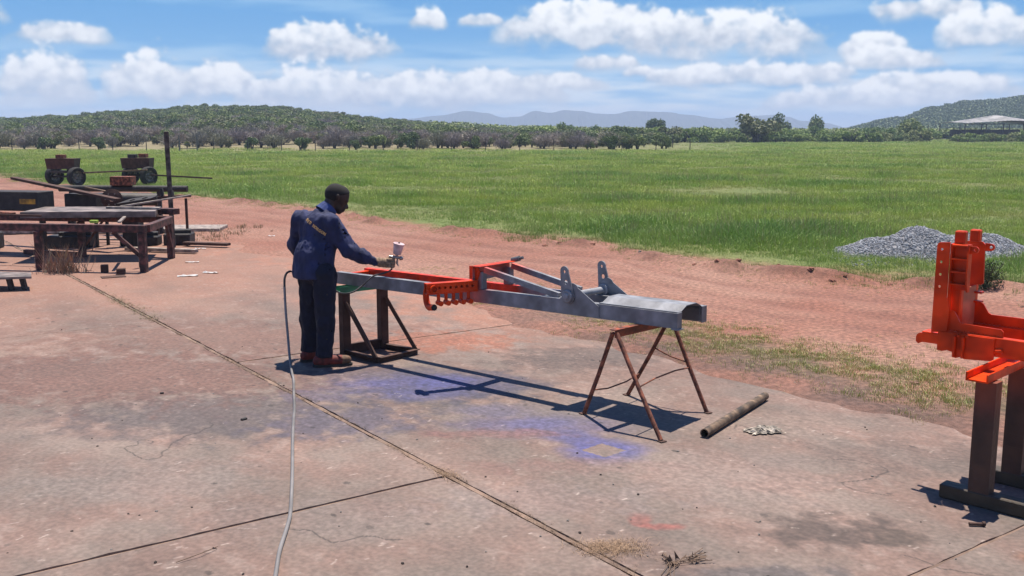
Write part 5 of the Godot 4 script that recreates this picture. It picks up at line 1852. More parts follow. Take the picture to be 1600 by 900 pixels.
func build_yard() -> void:
	# the heavy work table
	var c := Vector3(-7.0, 0, -16.0)
	var o := base("work_table", "long dark red steel work table frame on thick legs at the left", "table", c)
	var fr := Vector3(-5.62, 0.67, -15.18) - c
	var br := Vector3(-5.80, 0.67, -16.85) - c
	var fl := Vector3(-9.3, 0.67, -15.75) - c
	var bl := Vector3(-9.4, 0.67, -17.4) - c
	var mb: MB
	for s in [[fl, fr], [bl, br], [fr, br], [fl, bl]]:
		mb = MB.new()
		var d: Vector3 = (s[1] - s[0]).normalized()
		var trim := 0.0 if s[0] == fl and s[1] == fr or s[0] == bl else 0.06
		mb.bar(s[0] + d * trim, s[1] - d * trim, 0.1, 0.115, Vector3.UP, 0.006)
		put("top_rail", mb.mesh(), M.table_steel, o)
	for p in [fr + Vector3(-0.06, 0, 0), br + Vector3(-0.03, 0, 0), Vector3(-7.40, 0.67, -15.43) - c, Vector3(-7.43, 0.67, -17.05) - c]:
		mb = MB.new()
		mb.bar(Vector3(p.x, 0, p.z), Vector3(p.x, 0.612, p.z), 0.1, 0.115, Vector3(0, 0, 1), 0.006)
		put("leg", mb.mesh(), M.table_steel, o)
	mb = MB.new()
	mb.bar(fr + Vector3(-0.55, -0.06, -0.1), Vector3(fr.x - 0.1, 0.2, fr.z - 0.1), 0.05, 0.06)
	put("brace", mb.mesh(), M.table_steel, o)
	mb = MB.new()
	mb.bar(br + Vector3(-0.02, -0.06, 0.2), Vector3(br.x + 0.0, 0.2, br.z + 0.05), 0.05, 0.05, Vector3.RIGHT)
	put("brace", mb.mesh(), M.table_steel, o)
	mb = MB.new()
	mb.tube([Vector3(fr.x - 0.3, 0.01, fr.z - 0.5), Vector3(fr.x - 0.3, 0.6, fr.z - 0.5)], 0.03, 8)
	put("prop", mb.mesh(), M.grey_plate, o)
	# on and behind the table
	mb = MB.new()
	mb.plate(Transform3D(Basis(Vector3.RIGHT, Vector3.FORWARD, Vector3.UP), Vector3.ZERO), PackedVector2Array([Vector2(-1.15, -0.62), Vector2(1.0, -0.40), Vector2(0.75, 0.62), Vector2(-1.3, 0.6)]), 0.1)
	alone("steel_sheet", mb, M.grey_plate, "grey brown steel sheet lying on the back of the work table", "steel sheet", Vector3(-6.98, 0.779, -17.0))
	bar_thing("pale_bar", Vector3(-7.0, 0.85, -17.14), Vector3(-6.02, 0.845, -16.95), 0.06, 0.04, M.pale_bar, "pale bright flat bar lying on the steel sheet", "steel bar")
	bar_thing("angle_iron", Vector3(-6.45, 0.74, -16.5), Vector3(-6.15, 0.745, -15.5), 0.05, 0.03, M.pale_bar, "short pale angle iron lying across the work table's right end", "steel bar")
	bar_thing("lime_block", Vector3(-6.62, 0.75, -15.55), Vector3(-6.50, 0.75, -15.53), 0.06, 0.045, M.lime, "small lime green block on the front rail of the work table", "block")
	bar_thing("channel_offcut", Vector3(-6.2, 0.79, -17.2), Vector3(-5.75, 0.79, -17.0), 0.16, 0.1, M.table_steel, "short dark channel offcut at the foot of the tall post", "steel offcut")
	bar_thing("rust_plank", Vector3(-9.6, 1.26, -19.2), Vector3(-7.1, 0.93, -17.9), 0.14, 0.05, M.rust, "rusty channel lying aslant over the dark bins", "steel bar")
	bar_thing("thin_bar", Vector3(-8.4, 1.06, -19.6), Vector3(-7.2, 0.90, -19.0), 0.05, 0.03, M.wood, "thin brown bar lying behind the aslant rusty channel", "steel bar")
	mb = MB.new()
	mb.tube([Vector3(-1.35, 0.96, 0), Vector3(1.35, 0.95, 0.0)], 0.07, 10)
	for x in [-1.1, 0.75]:
		mb.bar(Vector3(x, -0.02, 0), Vector3(x, 0.888, 0), 0.08, 0.08, Vector3(0, 0, 1))
	alone("long_pipe_rack", mb, M.black_steel, "long dark horizontal pipe on two short props behind the work table", "pipe rack", Vector3(-8.2, 0, -21.0))
	bar_thing("rust_box", Vector3(-8.42, 1.12, -21.0), Vector3(-7.98, 1.12, -21.0), 0.3, 0.185, M.rust_red, "rusty brown box standing on the long dark pipe", "box")
	# dark bins with a yellow stripe
	var bin := base("dark_bin", "black steel bin with a yellow stripe at the left end of the scrap", "bin", Vector3(-8.85, 0, -17.75), -0.22)
	mb = MB.new()
	mb.box(Transform3D(Basis(), Vector3(0, 0.93, 0)), Vector3(1.2, 0.34, 0.45), 0.012)
	put("body", mb.mesh(), M.black_steel, bin)
	mb = MB.new()
	mb.box(Transform3D(Basis(), Vector3(0.40, 0.93, 0.2265)), Vector3(0.32, 0.09, 0.004), 0.001)
	put("stripe", mb.mesh(), M.yellow, bin)
	for x in [-0.5, 0.5]:
		mb = MB.new()
		mb.bar(Vector3(x, 0, 0), Vector3(x, 0.758, 0), 0.08, 0.08, Vector3(0, 0, 1))
		put("leg", mb.mesh(), M.black_steel, bin)
	mb = MB.new()
	mb.box(Transform3D(Basis(), Vector3(0, 0.86, 0)), Vector3(0.62, 0.28, 0.5), 0.015)
	for x in [-0.26, 0.26]:
		for z in [-0.2, 0.2]: mb.bar(Vector3(x, 0, z), Vector3(x, 0.719, z), 0.05, 0.05, Vector3(0, 0, 1))
	alone("black_drum_box", mb, M.black_steel, "plain black steel box to the right of the yellow striped bin", "box", Vector3(-8.0, 0, -18.7), -0.1)
	# an axle hub with its studs, a dark gearbox and oddments
	var hub := base("axle_hub", "round dark axle hub with a bright centre cap and wheel studs", "axle hub", Vector3(-7.3, 0, -18.5), 0.0)
	mb = MB.new()
	var hx := Vector3(0.35, 0.05, 1.0).normalized()
	disc(mb, Vector3(-0.15, 0.90, 0.0), hx, [Vector2(0, -0.1), Vector2(0.19, -0.1), Vector2(0.19, 0.02), Vector2(0.12, 0.04), Vector2(0, 0.04)], 20)
	put("hub", mb.mesh(), M.rust, hub)
	mb = MB.new()
	disc(mb, Vector3(-0.15, 0.90, 0.0) + hx * 0.04, hx, [Vector2(0.05, 0), Vector2(0.045, 0.05), Vector2(0, 0.06)], 14)
	put("centre_cap", mb.mesh(), M.chrome, hub)
	for i in 6:
		mb = MB.new()
		var s := hx.cross(Vector3.UP).normalized()
		var p := Vector3(-0.15, 0.90, 0.0) + s * cos(i * TAU / 6) * 0.11 + s.cross(hx) * sin(i * TAU / 6) * 0.11 + hx * 0.03
		mb.tube([p, p + hx * 0.04], 0.013, 6)
		put("stud", mb.mesh(), M.pale_bar, hub)
	mb = MB.new()
	mb.tube([Vector3(-0.15, 0.9, -0.1) , Vector3(0.5, 0.86, -0.5)], 0.12, 12)
	put("axle_tube", mb.mesh(), M.black_steel, hub)
	mb = MB.new()
	mb.bar(Vector3(0.1, 0, -0.3), Vector3(0.1, 0.75, -0.3), 0.3, 0.3, Vector3(0, 0, 1))
	put("block", mb.mesh(), M.black_steel, hub)
	var sk := MB.new()
	sk.plate(Transform3D(Basis(Vector3(0.95, 0.15, -0.28).normalized(), Vector3(0.2, 0.25, -0.95).normalized(), Vector3(0.95, 0.15, -0.28).normalized().cross(Vector3(0.2, 0.25, -0.95).normalized())), Vector3(0, 0.90, 0)), PackedVector2Array([Vector2(-0.34, -0.09), Vector2(0.28, -0.09), Vector2(0.32, 0.0), Vector2(0.28, 0.12), Vector2(-0.2, 0.12)]), 0.05, [[-0.1, 0.0, 0.05], [0.12, 0.0, 0.05]], Vector2(-0.1, 0), Vector2(0.12, 0))
	sk.bar(Vector3(-0.1, 0, -0.1), Vector3(-0.1, 0.86, -0.1), 0.1, 0.1, Vector3(0, 0, 1))
	alone("black_bracket", sk, M.black_steel, "black bracket plate with two holes propped behind the pale bar", "bracket", Vector3(-6.85, 0, -18.2))
	bar_thing("thin_rod", Vector3(-6.95, 0.83, -17.6), Vector3(-6.0, 0.97, -18.6), 0.03, 0.03, M.pale_bar, "thin pale rod leaning up towards the tall post", "steel rod")
	var post := MB.new()
	post.bar(Vector3(0, -0.05, 0), Vector3(-0.02, 2.15, 0), 0.085, 0.085, Vector3(0, 0, 1), 0.01)
	alone("tall_post", post, M.old_wood, "tall weathered grey post standing behind the work table's right end", "post", Vector3(-6.35, 0, -18.5), 0.3)
	var rs := base("rear_stand", "thin rusty stand with a bent top bar right of the tall post", "stand", Vector3(-6.6, 0, -19.5))
	mb = MB.new()
	mb.bar(Vector3(-0.42, 0.86, 0), Vector3(0.30, 0.90, 0), 0.06, 0.05)
	put("top_bar", mb.mesh(), M.rust, rs)
	for x in [0.2, -0.38]:
		mb = MB.new()
		mb.bar(Vector3(x, 0, 0), Vector3(x, 0.85, 0), 0.045, 0.045, Vector3(0, 0, 1))
		put("leg", mb.mesh(), M.rust, rs)
	for q in [[-0.25, 1.05], [-0.05, 1.0]]:
		mb = MB.new()
		mb.bar(Vector3(q[0], 0.88, 0.0), Vector3(q[0] - 0.02, q[1], 0), 0.05, 0.07, Vector3(0, 0, 1))
		put("clamp", mb.mesh(), M.black_steel, rs)
	# low things under and round the table
	bar_thing("kerb_beam", Vector3(-12.0, 0.06, -21.2), Vector3(-6.3, 0.05, -21.6), 0.9, 0.1, M.pale_bar, "long pale slab lying on the ground behind the scrap", "slab", 0.01)
	for q in [[-8.3, -18.6, 0.8, 0.22, 0.4], [-7.1, -18.9, 0.7, 0.18, 0.35], [-6.4, -19.0, 0.5, 0.22, 0.4], [-10.0, -18.2, 1.0, 0.3, 0.6]]:
		mb = MB.new()
		mb.box(Transform3D(Basis(), Vector3(0, q[3] * 0.5, 0)), Vector3(q[2], q[3], q[4]), 0.02)
		mb.box(Transform3D(Basis(Vector3.UP, 0.2), Vector3(q[2] * 0.1, q[3] + 0.035, 0)), Vector3(q[2] * 0.7, 0.07, q[4] * 0.5), 0.01)
		alone("scrap_block", mb, M.black_steel, "dark block of scrap steel on the ground behind the work table's legs", "scrap steel", Vector3(q[0], 0, q[1]), 0.1 * q[2], "dark scrap steel behind the work table")
	bar_thing("ground_plank", Vector3(-7.0, 0.05, -17.9), Vector3(-5.6, 0.05, -17.5), 0.12, 0.06, M.pale_bar, "narrow pale plank on the ground behind the table's right legs", "plank")
	bar_thing("leaning_plank", Vector3(-6.2, 0.06, -18.7), Vector3(-5.3, 0.06, -18.45), 0.16, 0.05, M.rust, "rusty flat plank on the ground right of the work table", "plank")
	bar_thing("rusty_rod", Vector3(-8.9, 0.80, -16.4), Vector3(-7.6, 0.80, -16.0), 0.03, 0.03, M.rust, "thin rusty rod lying across the work table's left half", "steel rod")
	bar_thing("red_flat_bar", Vector3(-9.0, 0.80, -16.9), Vector3(-8.3, 0.80, -16.5), 0.10, 0.03, M.rust_red, "short red brown flat bar left of the steel sheet on the table", "steel bar")
	bar_thing("ground_rail", Vector3(-8.6, 0.05, -17.4), Vector3(-7.5, 0.05, -17.0), 0.08, 0.08, M.table_steel, "dark square rail on the ground under the work table", "steel bar")
	bar_thing("leaning_rod", Vector3(-7.9, 0.03, -18.2), Vector3(-7.3, 0.72, -18.0), 0.035, 0.035, M.rust, "rusty rod leaning up behind the work table's middle", "steel rod")
	bar_thing("pale_lath", Vector3(-8.3, 0.06, -19.4), Vector3(-7.2, 0.06, -19.2), 0.07, 0.03, M.pale_bar, "pale lath on the ground before the long pale slab", "lath")
	var lb := base("low_bench", "low grey plate on short feet at the picture's left edge", "low bench", Vector3(-7.3, 0, -13.5), 0.0)
	mb = MB.new()
	mb.plate(Transform3D(Basis(Vector3.RIGHT, Vector3.FORWARD, Vector3.UP), Vector3(0, 0.18, 0)), PackedVector2Array([Vector2(-1.3, -0.6), Vector2(0.75, -0.12), Vector2(0.55, 0.28), Vector2(-1.3, 0.55)]), 0.03)
	put("plate", mb.mesh(), M.grey_plate, lb)
	for q in [[0.45, 0.08], [0.6, 0.02], [-0.9, 0.3], [-0.9, -0.3]]:
		mb = MB.new()
		mb.bar(Vector3(q[0], 0, q[1]), Vector3(q[0] - 0.03, 0.164, q[1]), 0.06, 0.07, Vector3(0, 0, 1))
		put("foot", mb.mesh(), M.black_steel, lb)
	for q in [[-6.28, -15.15, 0.11, 0.12, "dark square steel offcut standing left of the red offcut on the concrete"], [-5.95, -14.95, 0.13, 0.09, "small red brown block lying before the work table's right leg"]]:
		mb = MB.new()
		mb.box(Transform3D(Basis(), Vector3(0, q[3] * 0.5, 0)), Vector3(q[2], q[3], q[2] * 0.8), 0.006)
		alone("small_block", mb, M.rust, q[4], "block", Vector3(q[0], 0.0, q[1]), 0.3)
	mb = MB.new()
	mb.box(Transform3D(Basis(), Vector3(0, 0.006, 0)), Vector3(0.34, 0.012, 0.2), 0.003)
	alone("flat_plate", mb, M.rust, "thin rusty flat plate on the concrete before the small red brown block", "plate", Vector3(-5.95, 0.0, -14.65), 0.5)
	for q in [[-4.86, -14.72, 0.30], [-4.62, -15.05, 0.26], [-5.3, -16.3, 0.22], [-4.95, -20.3, 0.16], [-5.75, -18.2, 0.2]]:
		mb = MB.new()
		for i in 7:
			for j in 3:
				var p := []
				for f in [[0, 0], [1, 0], [1, 1], [0, 1]]:
					var u: float = (i + f[0]) / 7.0 - 0.5
					var w: float = (j + f[1]) / 3.0 - 0.5
					p.append(Vector3(u * q[2], 0.008 + 0.03 * absf(n_soft.get_noise_2d(u * 90.0 + q[0] * 50.0, w * 70.0)), w * q[2] * (0.28 + 0.2 * n_soft.get_noise_1d(u * 200.0 + q[1] * 30.0))))
				mb.quad(p[0], p[1], p[2], p[3])
		alone("paper_scrap", mb, M.paper, "crumpled white paper scrap on the ground right of the work table", "paper scrap", Vector3(q[0], ground_height(q[0], q[1]) * 0.5 + 0.012 if q[1] < -20.0 else 0.002, q[1]), rng.randf_range(-0.5, 0.5), "white paper scraps on the ground right of the work table")
	planter_cart("planter_cart", "rusty two wheeled planter cart with one box, the left of two carts", Vector3(-17.3, 0.06, -38.5), false)
	planter_cart("planter_cart", "two wheeled planter cart with a blue black and a red box, right of two carts", Vector3(-14.65, 0.06, -39.1), true)


# ---------------------------------------------------------------- the person

func bone_distance(p: Vector3, b: Array) -> float:     # a tapered capsule: [a, b, ra, rb, flat axis, squash]
	var a: Vector3 = b[0]
	var d: Vector3 = b[1] - a
	var q := p - a
	if b.size() > 4:
		var f: Vector3 = b[4]
		var k: float = 1.0 / b[5] - 1.0
		q += f * q.dot(f) * k
		d += f * d.dot(f) * k
	var t := clampf(q.dot(d) / maxf(d.length_squared(), 1e-8), 0.0, 1.0)
	return (q - d * t).length() - lerpf(b[2], b[3], t)


func field_at(p: Vector3, bones: Array, k: float) -> float:
	var r := 9.0
	for b in bones:
		var d := bone_distance(p, b)
		var h := maxf(k - absf(r - d), 0.0) / k
		r = minf(r, d) - h * h * k * 0.25
	return r


func skin(mb: MB, bones: Array, cell: float, k: float, folds := 0.0, fold_freq := Vector3(20, 9, 20), extra = null) -> void:
	var lo := Vector3.ONE * 1e9
	var hi := -lo
	for b in bones:
		var r := maxf(b[2], b[3]) * 1.05 + k * 0.3 + 3.0 * cell
		lo = lo.min((b[0] as Vector3) - Vector3.ONE * r).min((b[1] as Vector3) - Vector3.ONE * r)
		hi = hi.max((b[0] as Vector3) + Vector3.ONE * r).max((b[1] as Vector3) + Vector3.ONE * r)
	var nx := int((hi.x - lo.x) / cell) + 2
	var ny := int((hi.y - lo.y) / cell) + 2
	var nz := int((hi.z - lo.z) / cell) + 2
	var f := PackedFloat32Array()
	f.resize(nx * ny * nz)
	f.fill(0.3)
	for b in bones:
		var r := maxf(b[2], b[3]) * 1.05 + k + 2.5 * cell
		var a0 := (((b[0] as Vector3).min(b[1]) - Vector3.ONE * r - lo) / cell).max(Vector3.ZERO)
		var a1 := (((b[0] as Vector3).max(b[1]) + Vector3.ONE * r - lo) / cell)
		for x in range(int(a0.x), mini(nx, int(a1.x) + 2)):
			for y in range(int(a0.y), mini(ny, int(a1.y) + 2)):
				for z in range(int(a0.z), mini(nz, int(a1.z) + 2)):
					var i := (x * ny + y) * nz + z
					var d := bone_distance(lo + Vector3(x, y, z) * cell, b)
					var e := f[i]
					var h := maxf(k - absf(e - d), 0.0) / k
					f[i] = minf(e, d) - h * h * k * 0.25
	if folds > 0.0 or extra != null:
		for i in f.size():
			if absf(f[i]) < cell * 2.5 + folds * 2.0:
				var z := i % nz
				var y := (i / nz) % ny
				var x := i / (nz * ny)
				var p := lo + Vector3(x, y, z) * cell
				if folds > 0.0:
					var q := p * fold_freq
					f[i] += folds * (n_fine.get_noise_3d(q.x, q.y, q.z) + 0.5 * absf(n_soft.get_noise_3d(q.x * 9.0 + 9.0, q.y * 9.0, q.z * 9.0)))
				if extra != null: f[i] = extra.call(p, f[i])
	var id := PackedInt32Array()
	id.resize(f.size())
	id.fill(-1)
	var vs := []
	var off := [0, ny * nz, nz, ny * nz + nz, 1, ny * nz + 1, nz + 1, ny * nz + nz + 1]
	var cor := [Vector3(0, 0, 0), Vector3(1, 0, 0), Vector3(0, 1, 0), Vector3(1, 1, 0), Vector3(0, 0, 1), Vector3(1, 0, 1), Vector3(0, 1, 1), Vector3(1, 1, 1)]
	var edges := [[0, 1], [2, 3], [4, 5], [6, 7], [0, 2], [1, 3], [4, 6], [5, 7], [0, 4], [1, 5], [2, 6], [3, 7]]
	for x in nx - 1:
		for y in ny - 1:
			for z in nz - 1:
				var i := (x * ny + y) * nz + z
				if f[i] > cell * 2.0 or f[i] < -cell * 2.0: continue
				var s := 0
				for c in 8: if f[i + off[c]] < 0.0: s += 1
				if s == 0 or s == 8: continue
				var sum := Vector3.ZERO
				var m := 0
				for e in edges:
					var va := f[i + off[e[0]]]
					var vb := f[i + off[e[1]]]
					if (va < 0.0) != (vb < 0.0):
						sum += (cor[e[0]] as Vector3).lerp(cor[e[1]], va / (va - vb))
						m += 1
				id[i] = vs.size()
				vs.append(lo + (Vector3(x, y, z) + sum / m) * cell)
	var quads := []
	for x in range(1, nx - 1):
		for y in range(1, ny - 1):
			for z in range(1, nz - 1):
				var i := (x * ny + y) * nz + z
				var inside := f[i] < 0.0
				for ax in 3:
					var st: int = [ny * nz, nz, 1][ax]
					if (f[i + st] < 0.0) == inside: continue
					var o1: int = [nz, 1, ny * nz][ax]
					var o2: int = [1, ny * nz, nz][ax]
					var q := [id[i], id[i - o1], id[i - o1 - o2], id[i - o2]]
					if q.min() < 0: continue
					if not inside: q.reverse()
					quads.append(q)
	var nr := []
	nr.resize(vs.size())
	nr.fill(Vector3.ZERO)
	for q in quads:
		var m: Vector3 = (vs[q[2]] - vs[q[0]]).cross(vs[q[3]] - vs[q[1]])
		for c in q: nr[c] += m
	for i in nr.size(): nr[i] = (nr[i] as Vector3).normalized()
	for q in quads:
		mb.smooth(vs[q[0]], vs[q[1]], vs[q[2]], nr[q[0]], nr[q[1]], nr[q[2]])
		mb.smooth(vs[q[0]], vs[q[2]], vs[q[3]], nr[q[0]], nr[q[2]], nr[q[3]])


func build_person() -> void:
	var at := Vector3(-1.78, 0, -9.1)
	var P := func(x: float, y: float, z: float) -> Vector3: return Vector3(x, y, z) - at
	var front := Vector3(0.53, 0, -0.85).normalized()          # the way the body faces
	var shr: Vector3 = P.call(-1.655, 1.335, -9.05)
	var shl: Vector3 = P.call(-1.975, 1.345, -9.25)
	var elr: Vector3 = P.call(-1.49, 1.06, -9.06)
	var wrr: Vector3 = P.call(-1.285, 0.945, -9.2)
	var ell: Vector3 = P.call(-2.055, 1.09, -9.34)
	var wrl: Vector3 = P.call(-2.02, 0.90, -9.45)
	var neck: Vector3 = P.call(-1.74, 1.385, -9.19)
	var waist: Vector3 = P.call(-1.83, 0.97, -9.09)
	var hem: Vector3 = P.call(-1.83, 0.855, -9.08)
	var hipr: Vector3 = P.call(-1.725, 0.80, -9.0)
	var hipl: Vector3 = P.call(-1.875, 0.80, -9.14)
	var knr: Vector3 = P.call(-1.715, 0.42, -8.97)
	var knl: Vector3 = P.call(-1.905, 0.41, -9.19)
	var anr: Vector3 = P.call(-1.735, 0.09, -8.965)
	var anl: Vector3 = P.call(-1.915, 0.09, -9.2)
	# body: one continuous skin from head to wrists and ankles, under the clothes
	var look := Vector3(0.86, -0.40, -0.32).normalized()
	var hu := (Vector3.UP - look * look.y).normalized()
	var hs := look.cross(hu)
	var hc: Vector3 = P.call(-1.627, 1.553, -9.25)
	var H := func(fwd: float, up: float, side: float) -> Vector3: return hc + look * fwd + hu * up + hs * side
	var head := [[H.call(-0.022, 0.012, 0), H.call(0.022, 0.018, 0), 0.094, 0.088, hs, 0.86], [H.call(0.04, -0.03, 0), H.call(0.055, -0.085, 0), 0.062, 0.046, hs, 0.9], [H.call(0.0, -0.055, 0), H.call(0.068, -0.122, 0), 0.052, 0.030, hs, 1.0],
		[H.call(0.098, -0.025, 0), H.call(0.122, -0.062, 0), 0.011, 0.017], [H.call(0.106, -0.062, 0.012), H.call(0.106, -0.062, -0.012), 0.012, 0.012],
		[H.call(0.096, -0.006, 0.04), H.call(0.096, -0.006, -0.04), 0.013, 0.013], [H.call(0.100, -0.090, 0.018), H.call(0.100, -0.090, -0.018), 0.012, 0.012], [H.call(0.096, -0.106, 0.014), H.call(0.096, -0.106, -0.014), 0.012, 0.012],
		[H.call(0.0, -0.025, 0.076), H.call(-0.012, 0.005, 0.082), 0.009, 0.014], [H.call(0.0, -0.025, -0.076), H.call(-0.012, 0.005, -0.082), 0.009, 0.014]]
	var mb := MB.new()
	skin(mb, head + [[H.call(-0.035, -0.05, 0), neck, 0.056, 0.062]], 0.0055, 0.018)
	var body := [[neck + Vector3(0, -0.05, 0), shr + Vector3(0, -0.03, 0), 0.045, 0.05], [neck + Vector3(0, -0.05, 0), shl + Vector3(0, -0.03, 0), 0.045, 0.05], [neck + Vector3(0, -0.06, 0), waist, 0.08, 0.10, front, 0.75], [waist, (hipr + hipl) * 0.5, 0.10, 0.085, front, 0.75], [shr, elr, 0.05, 0.042], [elr, wrr, 0.04, 0.028], [shl, ell, 0.05, 0.042], [ell, wrl, 0.04, 0.028], [hipr, knr, 0.085, 0.055], [knr, anr, 0.055, 0.038], [hipl, knl, 0.085, 0.055], [knl, anl, 0.055, 0.038]]
	skin(mb, body, 0.02, 0.02)
	# the left hand hangs at the hip
	var palm := wrl + Vector3(0.02, -0.07, -0.01)
	var hand := [[wrl, palm, 0.026, 0.034]]
	for i in 4:
		var s := front.cross(Vector3.UP) * 0.0 + Vector3(0.53, 0, -0.85) * (0.03 - 0.02 * i)
		var k := palm + s + Vector3(0, -0.02, 0)
		var m := k + Vector3(0.008, -0.038 + 0.004 * absf(i - 1.3), 0.004)
		hand.append([k, m, 0.010, 0.009])
		hand.append([m, m + Vector3(0.016, -0.028, 0.006), 0.009, 0.007])
	hand.append([palm + Vector3(0.02, 0.03, -0.02), palm + Vector3(0.045, -0.01, -0.045), 0.012, 0.010])
	hand.append([palm + Vector3(0.045, -0.01, -0.045), palm + Vector3(0.05, -0.035, -0.05), 0.010, 0.008])
	skin(mb, hand, 0.004, 0.008)
	var o := put("person", mb.mesh(), M.skin)
	o.position = at
	tag(o, "person in a navy work suit spraying the boom with a gun in a gloved hand", "person")
	# eyes
	for s in [-1.0, 1.0]:
		var eye := MB.new()
		disc(eye, H.call(0.094, -0.022, 0.030 * s), look, [Vector2(0.012, -0.006), Vector2(0.009, 0.004), Vector2(0, 0.008)], 10)
		put("eye", eye.mesh(), M.dark, o)
	# close cropped hair
	mb = MB.new()
	var hair_cut := func(p: Vector3, d: float) -> float:
		var q: Vector3 = p - hc
		var fwd := q.dot(look)
		var up := q.dot(hu)
		return maxf(d, maxf((0.012 + 0.55 * fwd - up) if fwd > -0.01 else (-0.055 - up + 0.0 * fwd), fwd - 0.095))
	skin(mb, [[H.call(-0.022, 0.012, 0), H.call(0.022, 0.018, 0), 0.1, 0.094, hs, 0.87]], 0.006, 0.01, 0.0, Vector3.ONE, hair_cut)
	put("hair", mb.mesh(), M.hair, o)
	# jacket
	var chest := neck.lerp(waist, 0.42)
	var jacket := [[neck + Vector3(0, -0.075, 0) + front * 0.0, chest, 0.125, 0.185, front, 0.70], [chest, waist, 0.185, 0.20, front, 0.70], [waist, hem, 0.20, 0.222, front, 0.74], [shr.lerp(neck, 0.1) + Vector3(0, -0.015, 0), shl.lerp(neck, 0.1) + Vector3(0, -0.015, 0), 0.085, 0.085], [shr.lerp(neck, 0.35) + Vector3(0, -0.12, 0), shl.lerp(neck, 0.35) + Vector3(0, -0.12, 0), 0.11, 0.11, front, 0.8], [shr + Vector3(0, -0.01, 0), elr, 0.088, 0.070], [elr, elr.lerp(wrr, 0.55), 0.070, 0.060], [elr.lerp(wrr, 0.5), wrr, 0.061, 0.046], [shl + Vector3(0, -0.01, 0), ell, 0.082, 0.068], [ell, wrl + Vector3(0, 0.03, 0), 0.066, 0.05], [neck, neck + Vector3(0, -0.03, 0), 0.085, 0.11]]
	mb = MB.new()
	var cut := func(p: Vector3, d: float) -> float: return maxf(d, (hem.y - 0.045) - p.y + 0.02 * n_soft.get_noise_2d(p.x * 60.0, p.z * 60.0))
	skin(mb, jacket, 0.0115, 0.05, 0.020, Vector3(22, 7, 22), cut)
	var jk := put("jacket", mb.mesh(), M.jacket, o)
	# the jacket's collar
	mb = MB.new()
	var tilt := Basis(Quaternion(Vector3.UP, (hc - neck).normalized()))
	var collar := []
	var n := 14
	for i in n + 1:
		var a := lerpf(-2.55, 2.55, i / float(n))
		var back := -front
		var dirc := tilt * (back * cos(a) + back.cross(Vector3.UP) * sin(a))
		collar.append([neck + dirc * 0.094 + Vector3(0, 0.012 + 0.018 * cos(a), 0), neck + dirc * 0.080 + tilt * Vector3(0, 0.088 + 0.014 * cos(a), 0)])
	for i in n: for s in [0.0, 0.008]:
		var inward := func(w: Vector3) -> Vector3: return w + (neck - w).normalized() * s
		mb.quad(inward.call(collar[i][0]), inward.call(collar[i + 1][0]), inward.call(collar[i + 1][1]), inward.call(collar[i][1]))
	for i in n: mb.quad(collar[i][1], collar[i + 1][1], collar[i + 1][1] + (neck - collar[i + 1][1]).normalized() * 0.008, collar[i][1] + (neck - collar[i][1]).normalized() * 0.008)
	put("collar", mb.mesh(), M.collar, jk)
	# lettering across the back, letter by letter on the cloth
	var letters := "RED HORGON"
	var l0: Vector3 = P.call(-1.955, 1.352, -8.95)
	var l1: Vector3 = P.call(-1.765, 1.225, -8.86)
	mb = MB.new()
	for i in letters.length():
		if letters[i] == " ": continue
		var tm := TextMesh.new()
		var sf := SystemFont.new()
		sf.font_names = PackedStringArray(["Droid Sans"])
		sf.font_weight = 700
		tm.font = sf
		tm.text = letters[i]
		tm.font_size = 24
		tm.pixel_size = 0.0016
		tm.depth = 0.004
		var t := (i + 0.5) / letters.length()
		var src := l0.lerp(l1, t)
		var aim := front
		var hit := src
		for s in 90:
			var fq := hit * Vector3(22, 7, 22)
			var d := field_at(hit, jacket, 0.05) + 0.020 * (n_fine.get_noise_3d(fq.x, fq.y, fq.z) + 0.5 * absf(n_soft.get_noise_3d(fq.x * 9.0 + 9.0, fq.y * 9.0, fq.z * 9.0)))
			if d < 0.002: break
			hit += aim * maxf(d * 0.6, 0.0015)
		var e := 0.01
		var nn := Vector3(field_at(hit + Vector3(e, 0, 0), jacket, 0.055) - field_at(hit - Vector3(e, 0, 0), jacket, 0.055), field_at(hit + Vector3(0, e, 0), jacket, 0.055) - field_at(hit - Vector3(0, e, 0), jacket, 0.055), field_at(hit + Vector3(0, 0, e), jacket, 0.055) - field_at(hit - Vector3(0, 0, e), jacket, 0.055)).normalized()
		var xa := (l1 - l0).normalized()
		xa = (xa - nn * xa.dot(nn)).normalized()
		var xf := Transform3D(Basis(xa, nn.cross(xa), nn), hit + nn * 0.012)
		var arr := tm.surface_get_arrays(0)
		var vv: PackedVector3Array = arr[Mesh.ARRAY_VERTEX]
		var ii: PackedInt32Array = arr[Mesh.ARRAY_INDEX] if arr[Mesh.ARRAY_INDEX] != null else PackedInt32Array(range(vv.size()))
		for k in range(0, ii.size(), 3): mb.tri(xf * vv[ii[k]], xf * vv[ii[k + 2]], xf * vv[ii[k + 1]])
	put("back_lettering", mb.mesh(), M.lettering, jk)
	# trousers
	mb = MB.new()
	var tr := [[hipr + Vector3(0, 0.06, 0), hipl + Vector3(0, 0.06, 0), 0.12, 0.12], [hipr, knr, 0.112, 0.087], [knr, anr + Vector3(0, 0.03, 0), 0.087, 0.085], [hipl, knl, 0.112, 0.087], [knl, anl + Vector3(0, 0.03, 0), 0.087, 0.085]]
	var cuff := func(p: Vector3, d: float) -> float: return maxf(d, 0.085 - p.y + 0.03 * n_soft.get_noise_2d(p.x * 60.0, p.z * 60.0))
	skin(mb, tr, 0.0125, 0.03, 0.02, Vector3(20, 11, 20), cuff)
	put("trousers", mb.mesh(), M.trousers, o)
